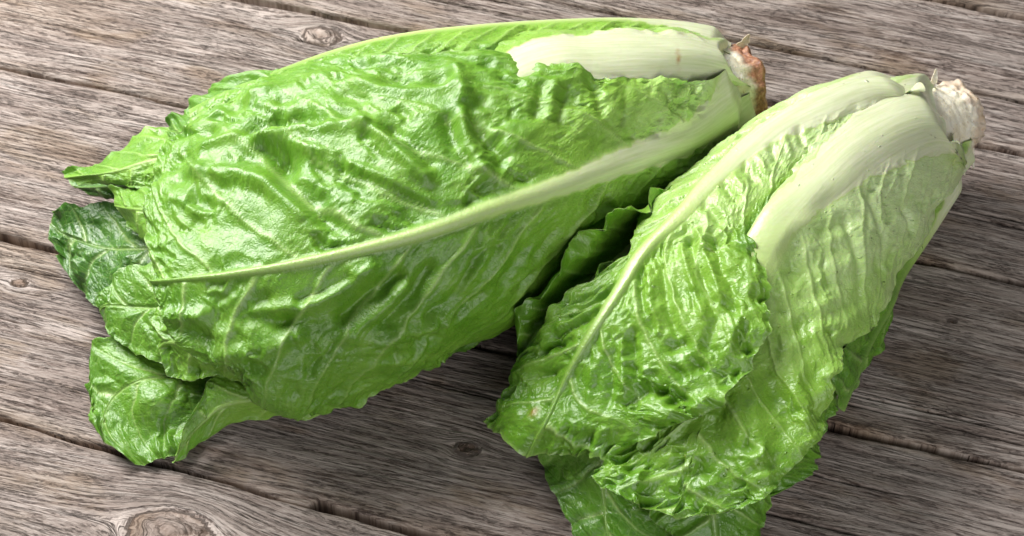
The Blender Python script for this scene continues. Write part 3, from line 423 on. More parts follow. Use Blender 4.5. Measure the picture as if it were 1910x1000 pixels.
'A10': (10, 9, '-773 -398 882 -751 -482 844 -728 -571 809 -707 -652 769 -691 -713 719 -682 -748 655 -678 -763 581 -676 -770 502 -673 -782 426 -951 -489 706 -937 -554 680 -923 -620 656 -909 -683 628 -897 -733 593 -886 -767 546 -877 -789 490 -869 -806 432 -860 -826 375 -1120 -565 548 -1113 -612 533 -1106 -660 519 -1098 -707 503 -1088 -747 480 -1075 -781 448 -1061 -808 409 -1046 -834 368 -1032 -861 328 -1252 -570 471 -1244 -614 461 -1237 -658 453 -1228 -701 442 -1217 -739 425 -1201 -771 400 -1182 -799 369 -1162 -824 336 -1143 -851 304 -1353 -529 450 -1341 -578 442 -1329 -628 434 -1316 -675 424 -1300 -715 409 -1280 -746 386 -1258 -770 357 -1234 -792 325 -1210 -814 295 -1427 -505 426 -1412 -555 418 -1398 -605 411 -1383 -654 402 -1366 -695 388 -1344 -727 366 -1319 -753 340 -1293 -776 311 -1268 -800 283 -1471 -493 404 -1456 -540 396 -1443 -589 388 -1428 -635 379 -1410 -677 365 -1388 -713 345 -1363 -745 320 -1337 -775 294 -1312 -806 269 -1498 -490 386 -1484 -535 377 -1471 -581 369 -1457 -626 359 -1441 -667 346 -1421 -705 327 -1399 -740 305 -1376 -773 281 -1353 -807 258 -1507 -498 372 -1495 -542 363 -1483 -587 355 -1470 -630 345 -1457 -669 332 -1442 -704 315 -1426 -735 295 -1409 -765 274 -1393 -796 253 -1510 -509 360 -1500 -552 351 -1489 -595 342 -1479 -637 332 -1469 -674 320 -1459 -705 305 -1450 -732 287 -1440 -757 268 -1431 -783 250'),
'A11': (12, 9, '1106 579 554 1113 560 522 1118 547 484 1120 542 441 1119 544 392 1115 554 353 1109 571 318 1100 594 290 1089 623 268 1006 492 586 1012 473 546 1017 461 501 1018 456 446 1017 460 386 1012 475 332 1002 501 284 989 537 245 973 581 219 891 380 622 899 362 571 904 352 515 906 349 444 903 356 373 893 376 304 876 412 242 853 461 193 825 521 162 705 184 665 715 165 598 720 156 525 720 156 436 713 168 353 697 197 272 671 245 198 636 309 142 593 386 107 455 -75 696 466 -96 616 471 -104 525 468 -99 424 457 -79 334 436 -40 247 404 20 171 361 98 113 312 189 76 235 -308 705 246 -327 618 248 -332 514 243 -323 417 230 -299 330 209 -258 249 178 -201 177 140 -129 117 94 -43 72 62 -466 689 69 -481 603 69 -481 499 63 -468 412 53 -448 337 41 -423 268 27 -394 205 9 -357 144 -14 -308 87 -124 -595 683 -118 -610 596 -119 -608 491 -125 -593 406 -134 -573 336 -141 -556 277 -148 -542 223 -155 -525 171 -166 -499 118 -315 -701 672 -309 -717 585 -310 -714 481 -317 -698 398 -325 -677 331 -331 -661 278 -335 -651 233 -339 -640 189 -346 -622 144 -504 -791 628 -501 -801 549 -502 -796 456 -508 -779 383 -515 -757 323 -521 -739 277 -525 -725 237 -529 -711 200 -536 -691 163 -691 -857 582 -690 -863 510 -691 -857 433 -695 -840 371 -700 -819 321 -705 -800 282 -709 -782 250 -714 -765 221 -719 -743 192 -863 -902 538 -863 -904 473 -864 -898 414 -866 -884 364 -870 -865 322 -873 -844 291 -877 -824 268 -881 -802 248 -885 -778 228'),
'A12': (10, 9, '1013 825 261 1007 843 275 1001 858 291 996 871 309 992 882 329 989 891 351 986 897 375 985 901 400 984 902 430 859 776 199 848 806 220 838 833 245 830 855 275 823 873 310 818 886 348 815 895 390 813 898 437 814 897 490 609 675 130 585 721 156 564 762 192 546 796 236 532 822 289 522 841 348 516 852 414 515 854 493 518 848 564 269 514 70 231 585 102 198 646 147 171 697 205 150 737 274 136 764 353 128 779 442 128 779 549 135 766 639 -45 367 50 -95 460 83 -138 540 133 -175 606 198 -202 658 277 -221 692 368 -230 709 471 -230 708 592 -220 689 693 -342 247 48 -393 358 83 -437 454 135 -474 534 202 -502 595 284 -521 637 377 -531 657 484 -530 656 609 -520 633 714 -624 166 51 -669 281 86 -709 381 137 -742 464 201 -767 529 279 -784 573 368 -793 596 468 -794 597 587 -786 576 689 -864 149 64 -894 253 99 -921 344 146 -943 420 203 -960 480 270 -972 523 345 -980 548 429 -982 555 530 -978 543 623 -1048 196 88 -1063 276 121 -1076 346 161 -1087 406 207 -1096 455 259 -1103 492 317 -1107 518 380 -1110 531 448 -1110 531 530 -1198 271 126 -1204 319 152 -1209 362 182 -1213 401 214 -1217 434 248 -1221 461 285 -1223 482 325 -1225 498 366 -1226 508 411'),
'A13': (10, 9, '1096 605 255 1089 624 244 1081 646 235 1072 669 229 1062 694 226 1051 724 225 1041 750 227 1032 774 232 1024 797 240 965 497 227 954 526 204 942 558 186 928 594 174 914 633 168 896 680 167 881 720 173 867 756 184 855 789 201 791 329 204 770 368 164 747 413 134 720 464 113 690 521 102 655 588 102 625 644 113 599 695 134 575 740 164 512 57 190 483 110 134 449 174 90 410 247 61 367 330 47 315 427 47 271 509 63 233 581 94 200 644 138 258 -191 197 221 -124 130 178 -43 80 127 50 45 70 155 28 3 279 29 -53 383 49 -103 474 85 -146 553 138 -35 -420 201 -72 -340 133 -116 -244 80 -167 -133 44 -225 -6 27 -294 143 28 -351 267 48 -401 376 86 -445 471 140 -332 -575 185 -367 -489 122 -407 -385 74 -454 -267 41 -506 -133 25 -569 25 26 -620 157 43 -667 273 78 -707 376 127 -633 -654 153 -658 -566 103 -688 -464 65 -721 -350 40 -757 -222 26 -801 -71 26 -838 57 39 -871 172 65 -900 274 103 -894 -649 111 -909 -568 78 -925 -477 54 -943 -379 37 -963 -271 27 -986 -143 26 -1007 -32 33 -1025 69 48 -1042 161 71 -1099 -573 71 -1107 -510 55 -1115 -443 43 -1123 -372 34 -1132 -296 29 -1142 -206 27 -1152 -122 30 -1161 -47 35 -1169 24 45'),
'A14': (10, 9, '1111 566 360 1108 574 342 1104 584 325 1100 595 310 1095 608 297 1089 623 285 1083 640 276 1076 658 268 1069 677 263 981 456 376 977 465 341 972 479 308 965 497 280 957 519 255 947 544 234 937 572 219 925 603 208 912 637 202 815 283 407 809 294 348 800 313 295 786 338 248 769 370 209 749 408 177 727 451 154 701 500 140 671 557 136 544 -3 446 537 10 363 523 35 289 503 73 224 478 120 170 447 178 128 412 244 99 373 318 83 325 408 81 297 -263 482 289 -248 384 272 -217 298 246 -169 224 213 -107 161 172 -32 113 125 54 80 72 152 64 8 269 64 7 -512 496 -1 -494 394 -18 -456 305 -45 -399 228 -79 -324 163 -121 -233 113 -169 -128 79 -224 -10 62 -289 131 62 -287 -690 472 -296 -668 377 -313 -625 294 -337 -563 221 -368 -484 160 -406 -388 113 -449 -278 79 -498 -154 61 -557 -5 59 -589 -806 415 -597 -778 338 -610 -733 269 -628 -671 209 -650 -595 157 -676 -504 116 -705 -402 85 -738 -288 67 -776 -157 60 -856 -855 341 -862 -821 286 -870 -777 237 -881 -722 192 -892 -657 153 -906 -582 121 -921 -500 95 -938 -409 76 -956 -310 65 -1068 -839 263 -1072 -807 231 -1076 -770 201 -1081 -729 174 -1086 -683 149 -1092 -632 128 -1099 -577 109 -1106 -518 93 -1113 -456 80'),
'A15': (10, 9, '129 580 403 124 591 451 122 595 506 124 591 562 129 580 610 139 562 653 152 538 690 169 508 722 188 472 748 -217 493 385 -230 516 444 -235 526 511 -233 523 586 -225 507 648 -209 478 703 -188 437 750 -161 386 789 -128 325 817 -514 410 365 -531 447 429 -539 466 502 -538 464 589 -529 443 661 -511 403 723 -485 345 776 -452 271 816 -413 183 844 -783 321 343 -801 371 406 -811 397 479 -811 398 568 -802 373 642 -785 324 705 -759 253 758 -727 162 797 -688 53 823 -987 272 335 -999 325 392 -1005 353 459 -1006 354 540 -1000 328 608 -987 276 666 -970 200 714 -947 103 751 -921 -12 774 -1143 266 340 -1149 310 390 -1152 331 448 -1152 329 517 -1149 303 573 -1142 255 622 -1132 186 664 -1120 98 696 -1106 -6 719 -1288 260 351 -1291 289 392 -1292 300 438 -1292 295 490 -1290 272 533 -1286 232 571 -1280 176 603 -1274 107 630 -1266 24 651 -1415 240 363 -1416 254 393 -1416 256 429 -1415 248 461 -1414 229 490 -1412 200 516 -1409 161 539 -1406 113 559 -1402 56 576 -1500 214 371 -1500 218 392 -1500 216 416 -1499 207 436 -1499 193 454 -1498 172 471 -1497 146 487 -1495 115 501 -1493 78 514 -1566 187 377 -1566 186 392 -1565 181 404 -1565 174 416 -1565 163 427 -1564 150 437 -1564 134 447 -1563 115 456 -1562 94 465'),
'A16': (10, 9, '395 218 715 411 188 688 424 164 656 434 145 618 441 132 577 444 125 530 444 125 474 441 132 427 434 145 385 122 34 787 150 -18 756 173 -60 716 191 -93 668 202 -114 612 207 -124 550 206 -121 477 198 -107 418 184 -82 365 -166 -124 825 -131 -201 793 -101 -264 749 -79 -312 695 -65 -343 631 -59 -356 557 -62 -350 474 -73 -325 407 -92 -283 349 -457 -241 820 -418 -339 789 -387 -419 745 -363 -479 689 -348 -517 622 -342 -531 543 -346 -522 459 -359 -488 390 -381 -433 331 -707 -337 782 -677 -441 754 -651 -527 712 -632 -591 660 -620 -632 597 -616 -647 524 -619 -637 445 -629 -602 381 -647 -542 326 -907 -425 735 -888 -521 707 -873 -599 670 -861 -658 624 -854 -697 571 -851 -713 509 -852 -706 440 -858 -676 383 -868 -625 334 -1063 -502 683 -1053 -580 657 -1045 -644 625 -1039 -692 587 -1034 -725 544 -1032 -740 495 -1033 -738 438 -1035 -718 391 -1040 -681 349 -1185 -569 625 -1180 -623 604 -1175 -669 578 -1172 -704 549 -1169 -729 517 -1168 -742 481 -1168 -744 439 -1168 -735 402 -1170 -714 368 -1267 -614 576 -1263 -650 559 -1261 -680 539 -1259 -704 518 -1257 -722 495 -1256 -733 470 -1256 -737 442 -1256 -735 412 -1257 -726 386 -1331 -646 533 -1329 -668 520 -1328 -686 507 -1326 -701 492 -1325 -712 477 -1325 -721 460 -1324 -726 443 -1324 -728 423 -1324 -726 404'),
'A17': (10, 9, '218 460 708 237 426 724 258 387 733 282 342 737 306 297 733 327 258 724 345 224 708 362 194 687 376 168 660 -124 374 752 -95 321 777 -63 260 792 -25 189 798 15 113 795 49 50 781 78 -5 759 104 -52 728 124 -90 689 -435 309 758 -403 238 791 -366 155 812 -323 59 821 -274 -48 817 -235 -136 801 -201 -212 773 -172 -275 735 -151 -323 686 -721 244 727 -691 163 763 -655 65 787 -613 -49 798 -565 -178 795 -526 -284 778 -492 -374 748 -465 -447 706 -445 -501 654 -934 188 687 -912 102 720 -885 -2 742 -855 -124 752 -820 -262 749 -791 -374 733 -767 -470 706 -747 -548 668 -732 -605 621 -1089 135 656 -1075 48 682 -1059 -54 698 -1041 -172 705 -1021 -304 702 -1004 -411 689 -989 -505 668 -977 -582 638 -968 -642 600 -1224 69 621 -1216 -12 637 -1206 -104 648 -1195 -210 651 -1183 -322 649 -1173 -416 640 -1165 -498 625 -1157 -570 604 -1151 -628 578 -1344 -15 579 -1338 -83 588 -1331 -158 593 -1324 -247 594 -1316 -330 592 -1310 -403 586 -1304 -469 577 -1299 -529 564 -1294 -580 549 -1426 -90 540 -1423 -144 543 -1419 -203 545 -1415 -272 545 -1412 -331 544 -1408 -386 540 -1405 -436 535 -1402 -483 528 -1400 -525 520 -1489 -159 505 -1487 -199 506 -1485 -245 506 -1483 -290 506 -1481 -330 505 -1480 -367 503 -1478 -403 500 -1476 -436 497 -1475 -468 493'),
'B1': (24, 17, '1817 737 421 1789 725 480 1763 701 543 1739 664 606 1722 615 664 1713 557 712 1712 496 746 1719 438 767 1730 386 778 1741 350 782 1747 331 783 1750 323 783 1752 323 782 1753 328 782 1754 334 781 1755 337 780 1757 335 779 1718 718 367 1683 708 444 1648 685 519 1618 648 592 1599 599 660 1591 543 716 1593 483 759 1602 427 787 1616 378 802 1632 343 808 1647 321 808 1662 310 805 1674 309 800 1684 313 795 1694 318 789 1704 321 784 1715 319 779 1603 672 313 1561 663 387 1522 642 481 1492 610 565 1472 566 642 1464 513 707 1468 456 759 1480 401 794 1499 353 815 1520 319 824 1542 298 825 1563 287 822 1582 284 816 1602 286 808 1622 287 800 1641 288 792 1659 283 785 1485 609 280 1440 602 357 1399 584 458 1368 554 551 1350 511 635 1344 460 707 1351 403 764 1367 347 804 1389 298 829 1413 261 841 1437 235 845 1459 218 844 1480 209 839 1501 205 833 1521 200 826 1544 192 819 1564 182 812 1363 537 264 1316 532 344 1276 515 448 1247 486 548 1231 445 636 1230 394 711 1241 338 771 1261 282 815 1286 230 843 1312 189 857 1336 157 864 1359 134 864 1379 117 862 1398 104 857 1419 90 852 1440 74 846 1460 56 840 1233 455 257 1188 451 337 1151 437 439 1126 411 543 1114 373 633 1116 324 709 1130 269 771 1153 213 817 1181 162 846 1209 119 863 1235 86 872 1259 59 874 1281 38 873 1301 20 870 1322 2 866 1347 -20 861 1370 -43 855 1106 369 259 1063 365 339 1029 349 437 1007 322 542 999 284 630 1005 238 705 1022 187 766 1048 134 812 1078 85 843 1107 43 862 1135 9 871 1161 -19 876 1184 -42 876 1206 -63 874 1228 -84 871 1255 -109 866 1282 -136 861 987 277 271 947 268 351 915 250 449 896 221 547 891 183 631 898 137 703 917 87 761 944 36 806 974 -11 837 1006 -53 856 1035 -87 866 1063 -116 871 1089 -141 873 1114 -163 872 1139 -185 869 1168 -211 865 1201 -241 859 879 185 295 842 171 373 813 148 470 796 116 559 792 77 636 800 31 702 818 -19 756 845 -69 798 876 -116 827 908 -157 846 939 -191 857 969 -221 863 998 -246 865 1027 -268 864 1056 -291 862 1089 -318 858 1125 -349 853 786 99 319 752 82 396 726 57 490 711 24 570 709 -17 641 717 -63 702 734 -114 752 759 -167 791 789 -214 818 822 -255 836 856 -288 846 889 -314 852 920 -337 855 952 -357 855 984 -377 854 1020 -400 851 1060 -429 846 698 20 351 669 1 429 647 -26 515 632 -66 587 628 -113 651 635 -164 705 654 -216 749 682 -267 783 714 -312 807 750 -349 823 786 -378 833 821 -401 840 856 -418 843 890 -433 844 925 -448 844 963 -466 842 1006 -491 839 574 -99 495 561 -126 547 553 -159 596 550 -197 641 555 -237 682 567 -280 717 586 -322 747 612 -362 771 643 -398 791 680 -428 806 719 -453 817 760 -473 826 803 -490 832 847 -506 836 893 -522 838 945 -544 838 993 -566 836 498 -301 670 502 -321 685 505 -341 698 508 -363 710 513 -385 721 521 -407 731 533 -428 743 551 -449 756 576 -470 769 611 -490 784 654 -510 799 705 -531 813 761 -552 824 823 -575 832 891 -602 837 960 -629 837 1017 -652 834 455 -456 703 459 -467 708 460 -478 711 461 -488 713 462 -499 716 466 -510 719 475 -522 725 490 -535 734 516 -549 746 553 -566 762 602 -586 779 661 -608 796 729 -632 810 806 -660 820 894 -694 824 968 -719 824 1033 -740 819 350 -516 649 358 -530 659 364 -545 666 370 -560 672 377 -576 679 387 -591 686 402 -607 695 426 -624 706 459 -642 721 506 -661 738 565 -682 756 634 -705 773 713 -731 787 807 -765 796 894 -793 800 972 -814 798 1042 -831 791 245 -575 590 257 -590 605 268 -608 616 278 -626 626 291 -645 635 307 -664 645 329 -684 656 359 -705 670 400 -726 686 453 -749 704 519 -772 724 595 -798 741 681 -825 756 783 -860 766 871 -885 770 951 -905 769 1022 -921 761 158 -636 536 172 -652 551 186 -671 564 200 -691 575 217 -712 586 237 -734 596 263 -757 608 296 -780 622 340 -803 639 395 -828 658 462 -853 679 540 -880 699 628 -908 716 732 -944 729 822 -968 736 904 -987 737 977 -1002 732 85 -681 465 99 -698 484 115 -718 499 133 -741 513 154 -765 525 178 -790 536 207 -816 549 243 -843 564 286 -869 582 341 -895 604 406 -922 626 483 -950 649 571 -979 669 675 -1016 686 767 -1042 697 851 -1061 702 926 -1077 701 34 -720 368 45 -735 392 60 -755 413 78 -780 431 100 -807 447 126 -836 461 157 -866 477 194 -896 494 238 -924 514 291 -952 537 354 -979 563 427 -1008 590 511 -1039 615 613 -1078 636 707 -1107 652 794 -1130 661 873 -1149 664 8 -780 295 14 -793 323 24 -813 347 40 -838 367 60 -866 385 86 -897 402 116 -928 418 153 -958 436 197 -986 456 248 -1011 479 307 -1035 505 373 -1060 533 449 -1088 560 540 -1123 584 633 -1156 605 719 -1181 619 800 -1202 626 -23 -851 274 -17 -865 300 -7 -886 323 9 -912 344 29 -942 362 55 -973 379 85 -1004 396 121 -1032 413 163 -1057 431 210 -1077 451 263 -1094 474 322 -1109 498 386 -1126 521 458 -1147 544 543 -1176 564 622 -1200 580 697 -1222 591 -62 -908 258 -54 -924 281 -41 -945 302 -23 -969 323 0 -995 343 27 -1024 360 59 -1055 376 93 -1085 390 130 -1114 401 173 -1133 417 220 -1145 435 272 -1154 454 327 -1163 474 385 -1174 493 450 -1188 510 524 -1212 525 591 -1232 537 -101 -934 227 -91 -949 247 -77 -970 264 -57 -995 280 -34 -1024 294 -6 -1054 307 26 -1086 319 61 -1116 330 98 -1143 340 136 -1167 350 179 -1180 365 224 -1190 381 272 -1198 398 321 -1206 414 373 -1216 430 431 -1232 443 494 -1255 454 -141 -958 191 -130 -974 204 -115 -997 216 -95 -1023 225 -71 -1054 233 -42 -1085 240 -10 -1117 248 25 -1147 255 62 -1174 264 100 -1194 275 139 -1210 287 178 -1222 301 218 -1232 316 259 -1241 330 301 -1250 343 346 -1263 355 396 -1282 365'),
'B2': (24, 17, '1903 636 578 1887 602 612 1873 558 646 1863 506 676 1860 442 700 1859 383 714 1860 329 719 1864 280 716 1867 239 706 1870 207 694 1874 184 682 1877 168 669 1881 156 657 1885 148 645 1888 140 633 1891 132 620 1893 121 605 1845 612 614 1824 576 649 1802 533 684 1782 481 716 1772 419 742 1768 354 759 1768 294 767 1774 242 766 1787 200 755 1807 171 736 1832 155 711 1859 150 679 1886 153 644 1912 160 607 1934 170 568 1952 180 528 1965 188 488 1777 580 652 1750 542 686 1721 495 720 1693 440 750 1670 378 775 1660 309 794 1659 246 805 1670 192 806 1694 150 797 1732 124 775 1779 114 741 1829 118 696 1877 134 642 1920 156 582 1954 181 520 1977 205 458 1994 230 394 1687 526 697 1658 481 726 1625 429 756 1592 369 782 1565 306 805 1549 239 822 1551 172 833 1564 117 836 1594 75 829 1639 47 809 1696 36 777 1757 40 731 1817 58 673 1872 86 608 1917 121 537 1950 156 466 1970 187 391 1585 449 737 1555 399 764 1520 342 789 1486 279 811 1459 215 831 1443 151 846 1447 86 855 1463 32 859 1495 -11 853 1542 -42 838 1600 -60 810 1663 -63 769 1727 -52 716 1787 -28 653 1839 6 583 1881 44 510 1910 82 435 1496 381 763 1460 324 788 1421 261 812 1383 195 833 1354 128 851 1337 62 864 1340 -4 872 1360 -62 875 1395 -107 871 1448 -139 857 1513 -158 832 1582 -165 793 1650 -160 741 1712 -142 676 1769 -110 603 1816 -68 524 1850 -25 442 1390 291 790 1354 231 813 1315 165 833 1278 96 850 1249 26 862 1232 -42 870 1233 -107 875 1258 -169 875 1297 -215 874 1357 -248 868 1428 -265 842 1506 -271 805 1582 -264 754 1651 -246 689 1707 -219 612 1752 -182 528 1786 -136 436 1198 49 837 1185 4 847 1167 -45 855 1148 -95 860 1132 -145 865 1125 -193 868 1133 -240 870 1162 -286 873 1207 -321 870 1269 -345 854 1349 -361 848 1433 -364 814 1514 -356 766 1589 -339 703 1650 -312 628 1697 -279 544 1728 -240 454 1031 -281 837 1035 -298 841 1031 -315 844 1025 -332 847 1021 -350 850 1023 -368 853 1040 -388 857 1074 -408 858 1124 -425 854 1191 -440 856 1269 -445 827 1361 -453 819 1447 -445 775 1524 -429 716 1589 -405 645 1639 -374 565 1674 -338 479 927 -461 803 937 -467 807 939 -472 811 939 -477 814 940 -482 817 947 -488 821 969 -498 825 1006 -509 830 1058 -519 833 1127 -525 820 1209 -538 822 1289 -536 783 1382 -545 766 1463 -533 713 1526 -509 642 1578 -480 565 1614 -446 481 846 -532 765 859 -539 769 866 -546 772 871 -552 774 876 -559 776 889 -567 779 914 -579 783 953 -592 788 1006 -605 793 1075 -617 793 1154 -622 773 1240 -635 767 1316 -632 724 1399 -637 691 1469 -631 633 1513 -602 554 1548 -569 470 781 -633 732 798 -639 735 809 -644 736 818 -649 737 829 -654 738 845 -661 740 873 -672 744 909 -683 748 958 -695 752 1021 -708 756 1094 -720 751 1170 -725 728 1250 -737 720 1312 -731 671 1384 -734 639 1437 -725 583 1476 -710 518 736 -750 701 755 -754 703 771 -757 703 786 -759 703 802 -763 703 821 -766 703 844 -771 705 875 -778 708 915 -787 712 967 -798 714 1026 -811 719 1091 -824 718 1153 -827 681 1222 -845 692 1281 -849 665 1327 -848 624 1377 -848 593 683 -859 661 706 -862 663 727 -865 663 745 -865 663 762 -865 663 781 -866 664 805 -869 666 834 -873 669 871 -881 674 917 -892 680 972 -903 677 1029 -918 682 1090 -935 688 1149 -939 658 1208 -952 656 1263 -958 639 1307 -958 609 620 -958 608 646 -962 612 670 -964 614 690 -964 616 709 -963 618 731 -963 620 757 -965 623 789 -969 629 829 -977 639 879 -987 645 936 -999 650 999 -1005 634 1060 -1024 649 1123 -1042 658 1177 -1039 617 1234 -1047 606 1282 -1044 578 559 -1047 550 590 -1052 557 616 -1055 562 639 -1055 566 661 -1054 570 686 -1055 575 715 -1056 581 751 -1060 587 795 -1066 594 846 -1080 615 907 -1090 619 972 -1099 616 1036 -1100 592 1101 -1123 623 1162 -1130 611 1208 -1122 573 1255 -1120 549 503 -1127 485 536 -1134 495 564 -1138 504 589 -1140 512 614 -1141 519 642 -1142 527 675 -1144 535 714 -1149 545 762 -1154 552 819 -1161 558 875 -1181 597 944 -1187 590 1011 -1187 571 1074 -1194 571 1139 -1207 587 1188 -1198 556 1229 -1187 525 441 -1191 425 477 -1199 438 510 -1205 450 539 -1209 461 569 -1212 471 601 -1216 482 637 -1221 494 679 -1227 506 727 -1236 520 788 -1241 519 849 -1252 535 910 -1274 581 979 -1273 560 1041 -1266 534 1100 -1273 544 1156 -1273 541 1197 -1260 515 360 -1243 393 400 -1250 410 449 -1257 408 493 -1262 410 532 -1268 423 570 -1275 441 610 -1285 460 654 -1295 477 702 -1305 492 756 -1316 503 819 -1319 491 874 -1336 520 931 -1354 552 991 -1351 537 1043 -1343 516 1091 -1339 510 1137 -1337 508 315 -1289 370 356 -1298 384 401 -1312 413 450 -1320 415 503 -1321 401 552 -1323 401 597 -1329 412 640 -1342 433 684 -1357 455 731 -1371 472 783 -1380 478 838 -1380 471 885 -1399 494 934 -1410 508 985 -1416 515 1030 -1404 498 1070 -1393 483 310 -1332 375 354 -1346 381 401 -1359 400 443 -1371 422 490 -1376 410 536 -1377 401 580 -1382 403 624 -1388 409 667 -1397 418 711 -1408 431 756 -1419 442 804 -1425 446 852 -1427 447 895 -1443 465 941 -1449 473 986 -1455 482 1028 -1444 472 328 -1380 380 375 -1393 385 416 -1401 398 457 -1408 417 498 -1414 410 538 -1419 396 575 -1425 392 612 -1433 392 651 -1438 396 691 -1445 403 732 -1452 411 773 -1459 420 818 -1463 423 861 -1466 427 902 -1475 442 944 -1478 447 985 -1480 452 377 -1424 385 411 -1432 391 445 -1439 404 479 -1445 414 513 -1451 406 546 -1456 396 577 -1462 391 607 -1470 389 637 -1478 388 671 -1482 392 707 -1486 398 744 -1490 405 782 -1494 411 821 -1495 413 860 -1494 416 897 -1498 424 933 -1499 427 427 -1461 391 452 -1469 398 478 -1476 405 503 -1484 406 527 -1490 401 552 -1497 394 576 -1503 389 599 -1510 386 623 -1517 384 652 -1519 386 683 -1520 390 716 -1521 394 749 -1521 398 783 -1520 401 817 -1517 402 850 -1511 402 882 -1510 404'),
'B3': (18, 11, '1623 626 240 1619 631 281 1614 638 324 1609 644 366 1607 647 406 1608 645 444 1614 638 478 1623 625 509 1635 610 538 1647 594 567 1658 579 597 1367 497 196 1361 501 243 1354 506 291 1348 510 338 1344 511 386 1346 508 432 1353 499 476 1366 485 520 1382 469 564 1398 451 607 1413 435 650 1125 347 224 1120 352 262 1114 359 299 1109 366 336 1107 369 376 1110 366 420 1120 357 469 1136 343 523 1155 325 579 1174 306 635 1192 289 690 903 129 449 908 147 435 912 167 416 917 186 399 923 200 393 933 205 406 947 200 444 964 187 500 983 169 568 1002 150 638 1021 133 702 730 -54 650 743 -27 591 755 2 524 767 31 461 781 53 416 796 65 401 812 64 426 830 52 482 849 33 556 869 14 634 887 -3 703 631 -156 730 644 -128 657 657 -97 574 669 -67 496 683 -44 437 699 -31 412 716 -33 430 735 -45 482 755 -64 554 775 -84 630 795 -102 697 545 -228 772 558 -204 692 570 -177 602 582 -151 517 595 -131 452 611 -121 421 629 -124 435 649 -137 483 670 -155 551 691 -175 624 712 -193 687 460 -275 783 472 -260 701 484 -243 610 496 -226 524 509 -215 457 525 -210 424 543 -216 436 564 -229 481 587 -247 546 609 -266 615 631 -282 675 385 -332 773 395 -323 694 405 -313 606 415 -303 522 427 -297 457 441 -297 425 460 -305 434 482 -319 476 505 -336 537 529 -355 602 552 -371 658 320 -403 745 327 -397 671 333 -390 590 339 -383 512 348 -380 452 360 -382 422 379 -391 430 401 -406 469 425 -424 525 451 -442 585 475 -459 636 251 -466 714 257 -462 646 262 -457 571 268 -453 500 276 -452 444 289 -456 417 307 -466 424 330 -481 460 355 -499 511 381 -518 566 406 -535 613 177 -521 678 185 -519 617 193 -516 549 201 -514 484 211 -514 434 225 -519 409 245 -530 417 268 -545 449 294 -563 496 320 -582 546 345 -600 589 99 -567 609 112 -568 561 124 -567 507 136 -566 456 151 -569 417 168 -575 399 189 -587 408 213 -603 437 238 -621 479 264 -640 524 289 -658 562 26 -606 518 44 -609 487 61 -611 452 79 -613 419 98 -618 394 118 -626 386 141 -639 397 165 -655 424 190 -674 460 215 -693 498 240 -712 532 1 -637 436 18 -645 419 34 -652 398 51 -660 380 68 -669 367 88 -681 366 109 -696 379 133 -713 402 158 -732 432 182 -751 464 207 -769 493 6 -670 366 18 -683 359 30 -696 350 42 -709 343 55 -722 339 71 -737 343 90 -753 356 112 -771 376 136 -789 400 160 -807 425 183 -825 449 15 -734 335 24 -745 331 31 -755 326 39 -766 322 49 -777 321 62 -790 325 78 -804 335 96 -819 351 117 -835 369 137 -851 389 157 -867 407 29 -810 320 33 -816 316 38 -821 312 42 -826 307 48 -833 306 57 -841 308 69 -852 315 84 -864 325 100 -877 339 117 -891 352 133 -904 365'),
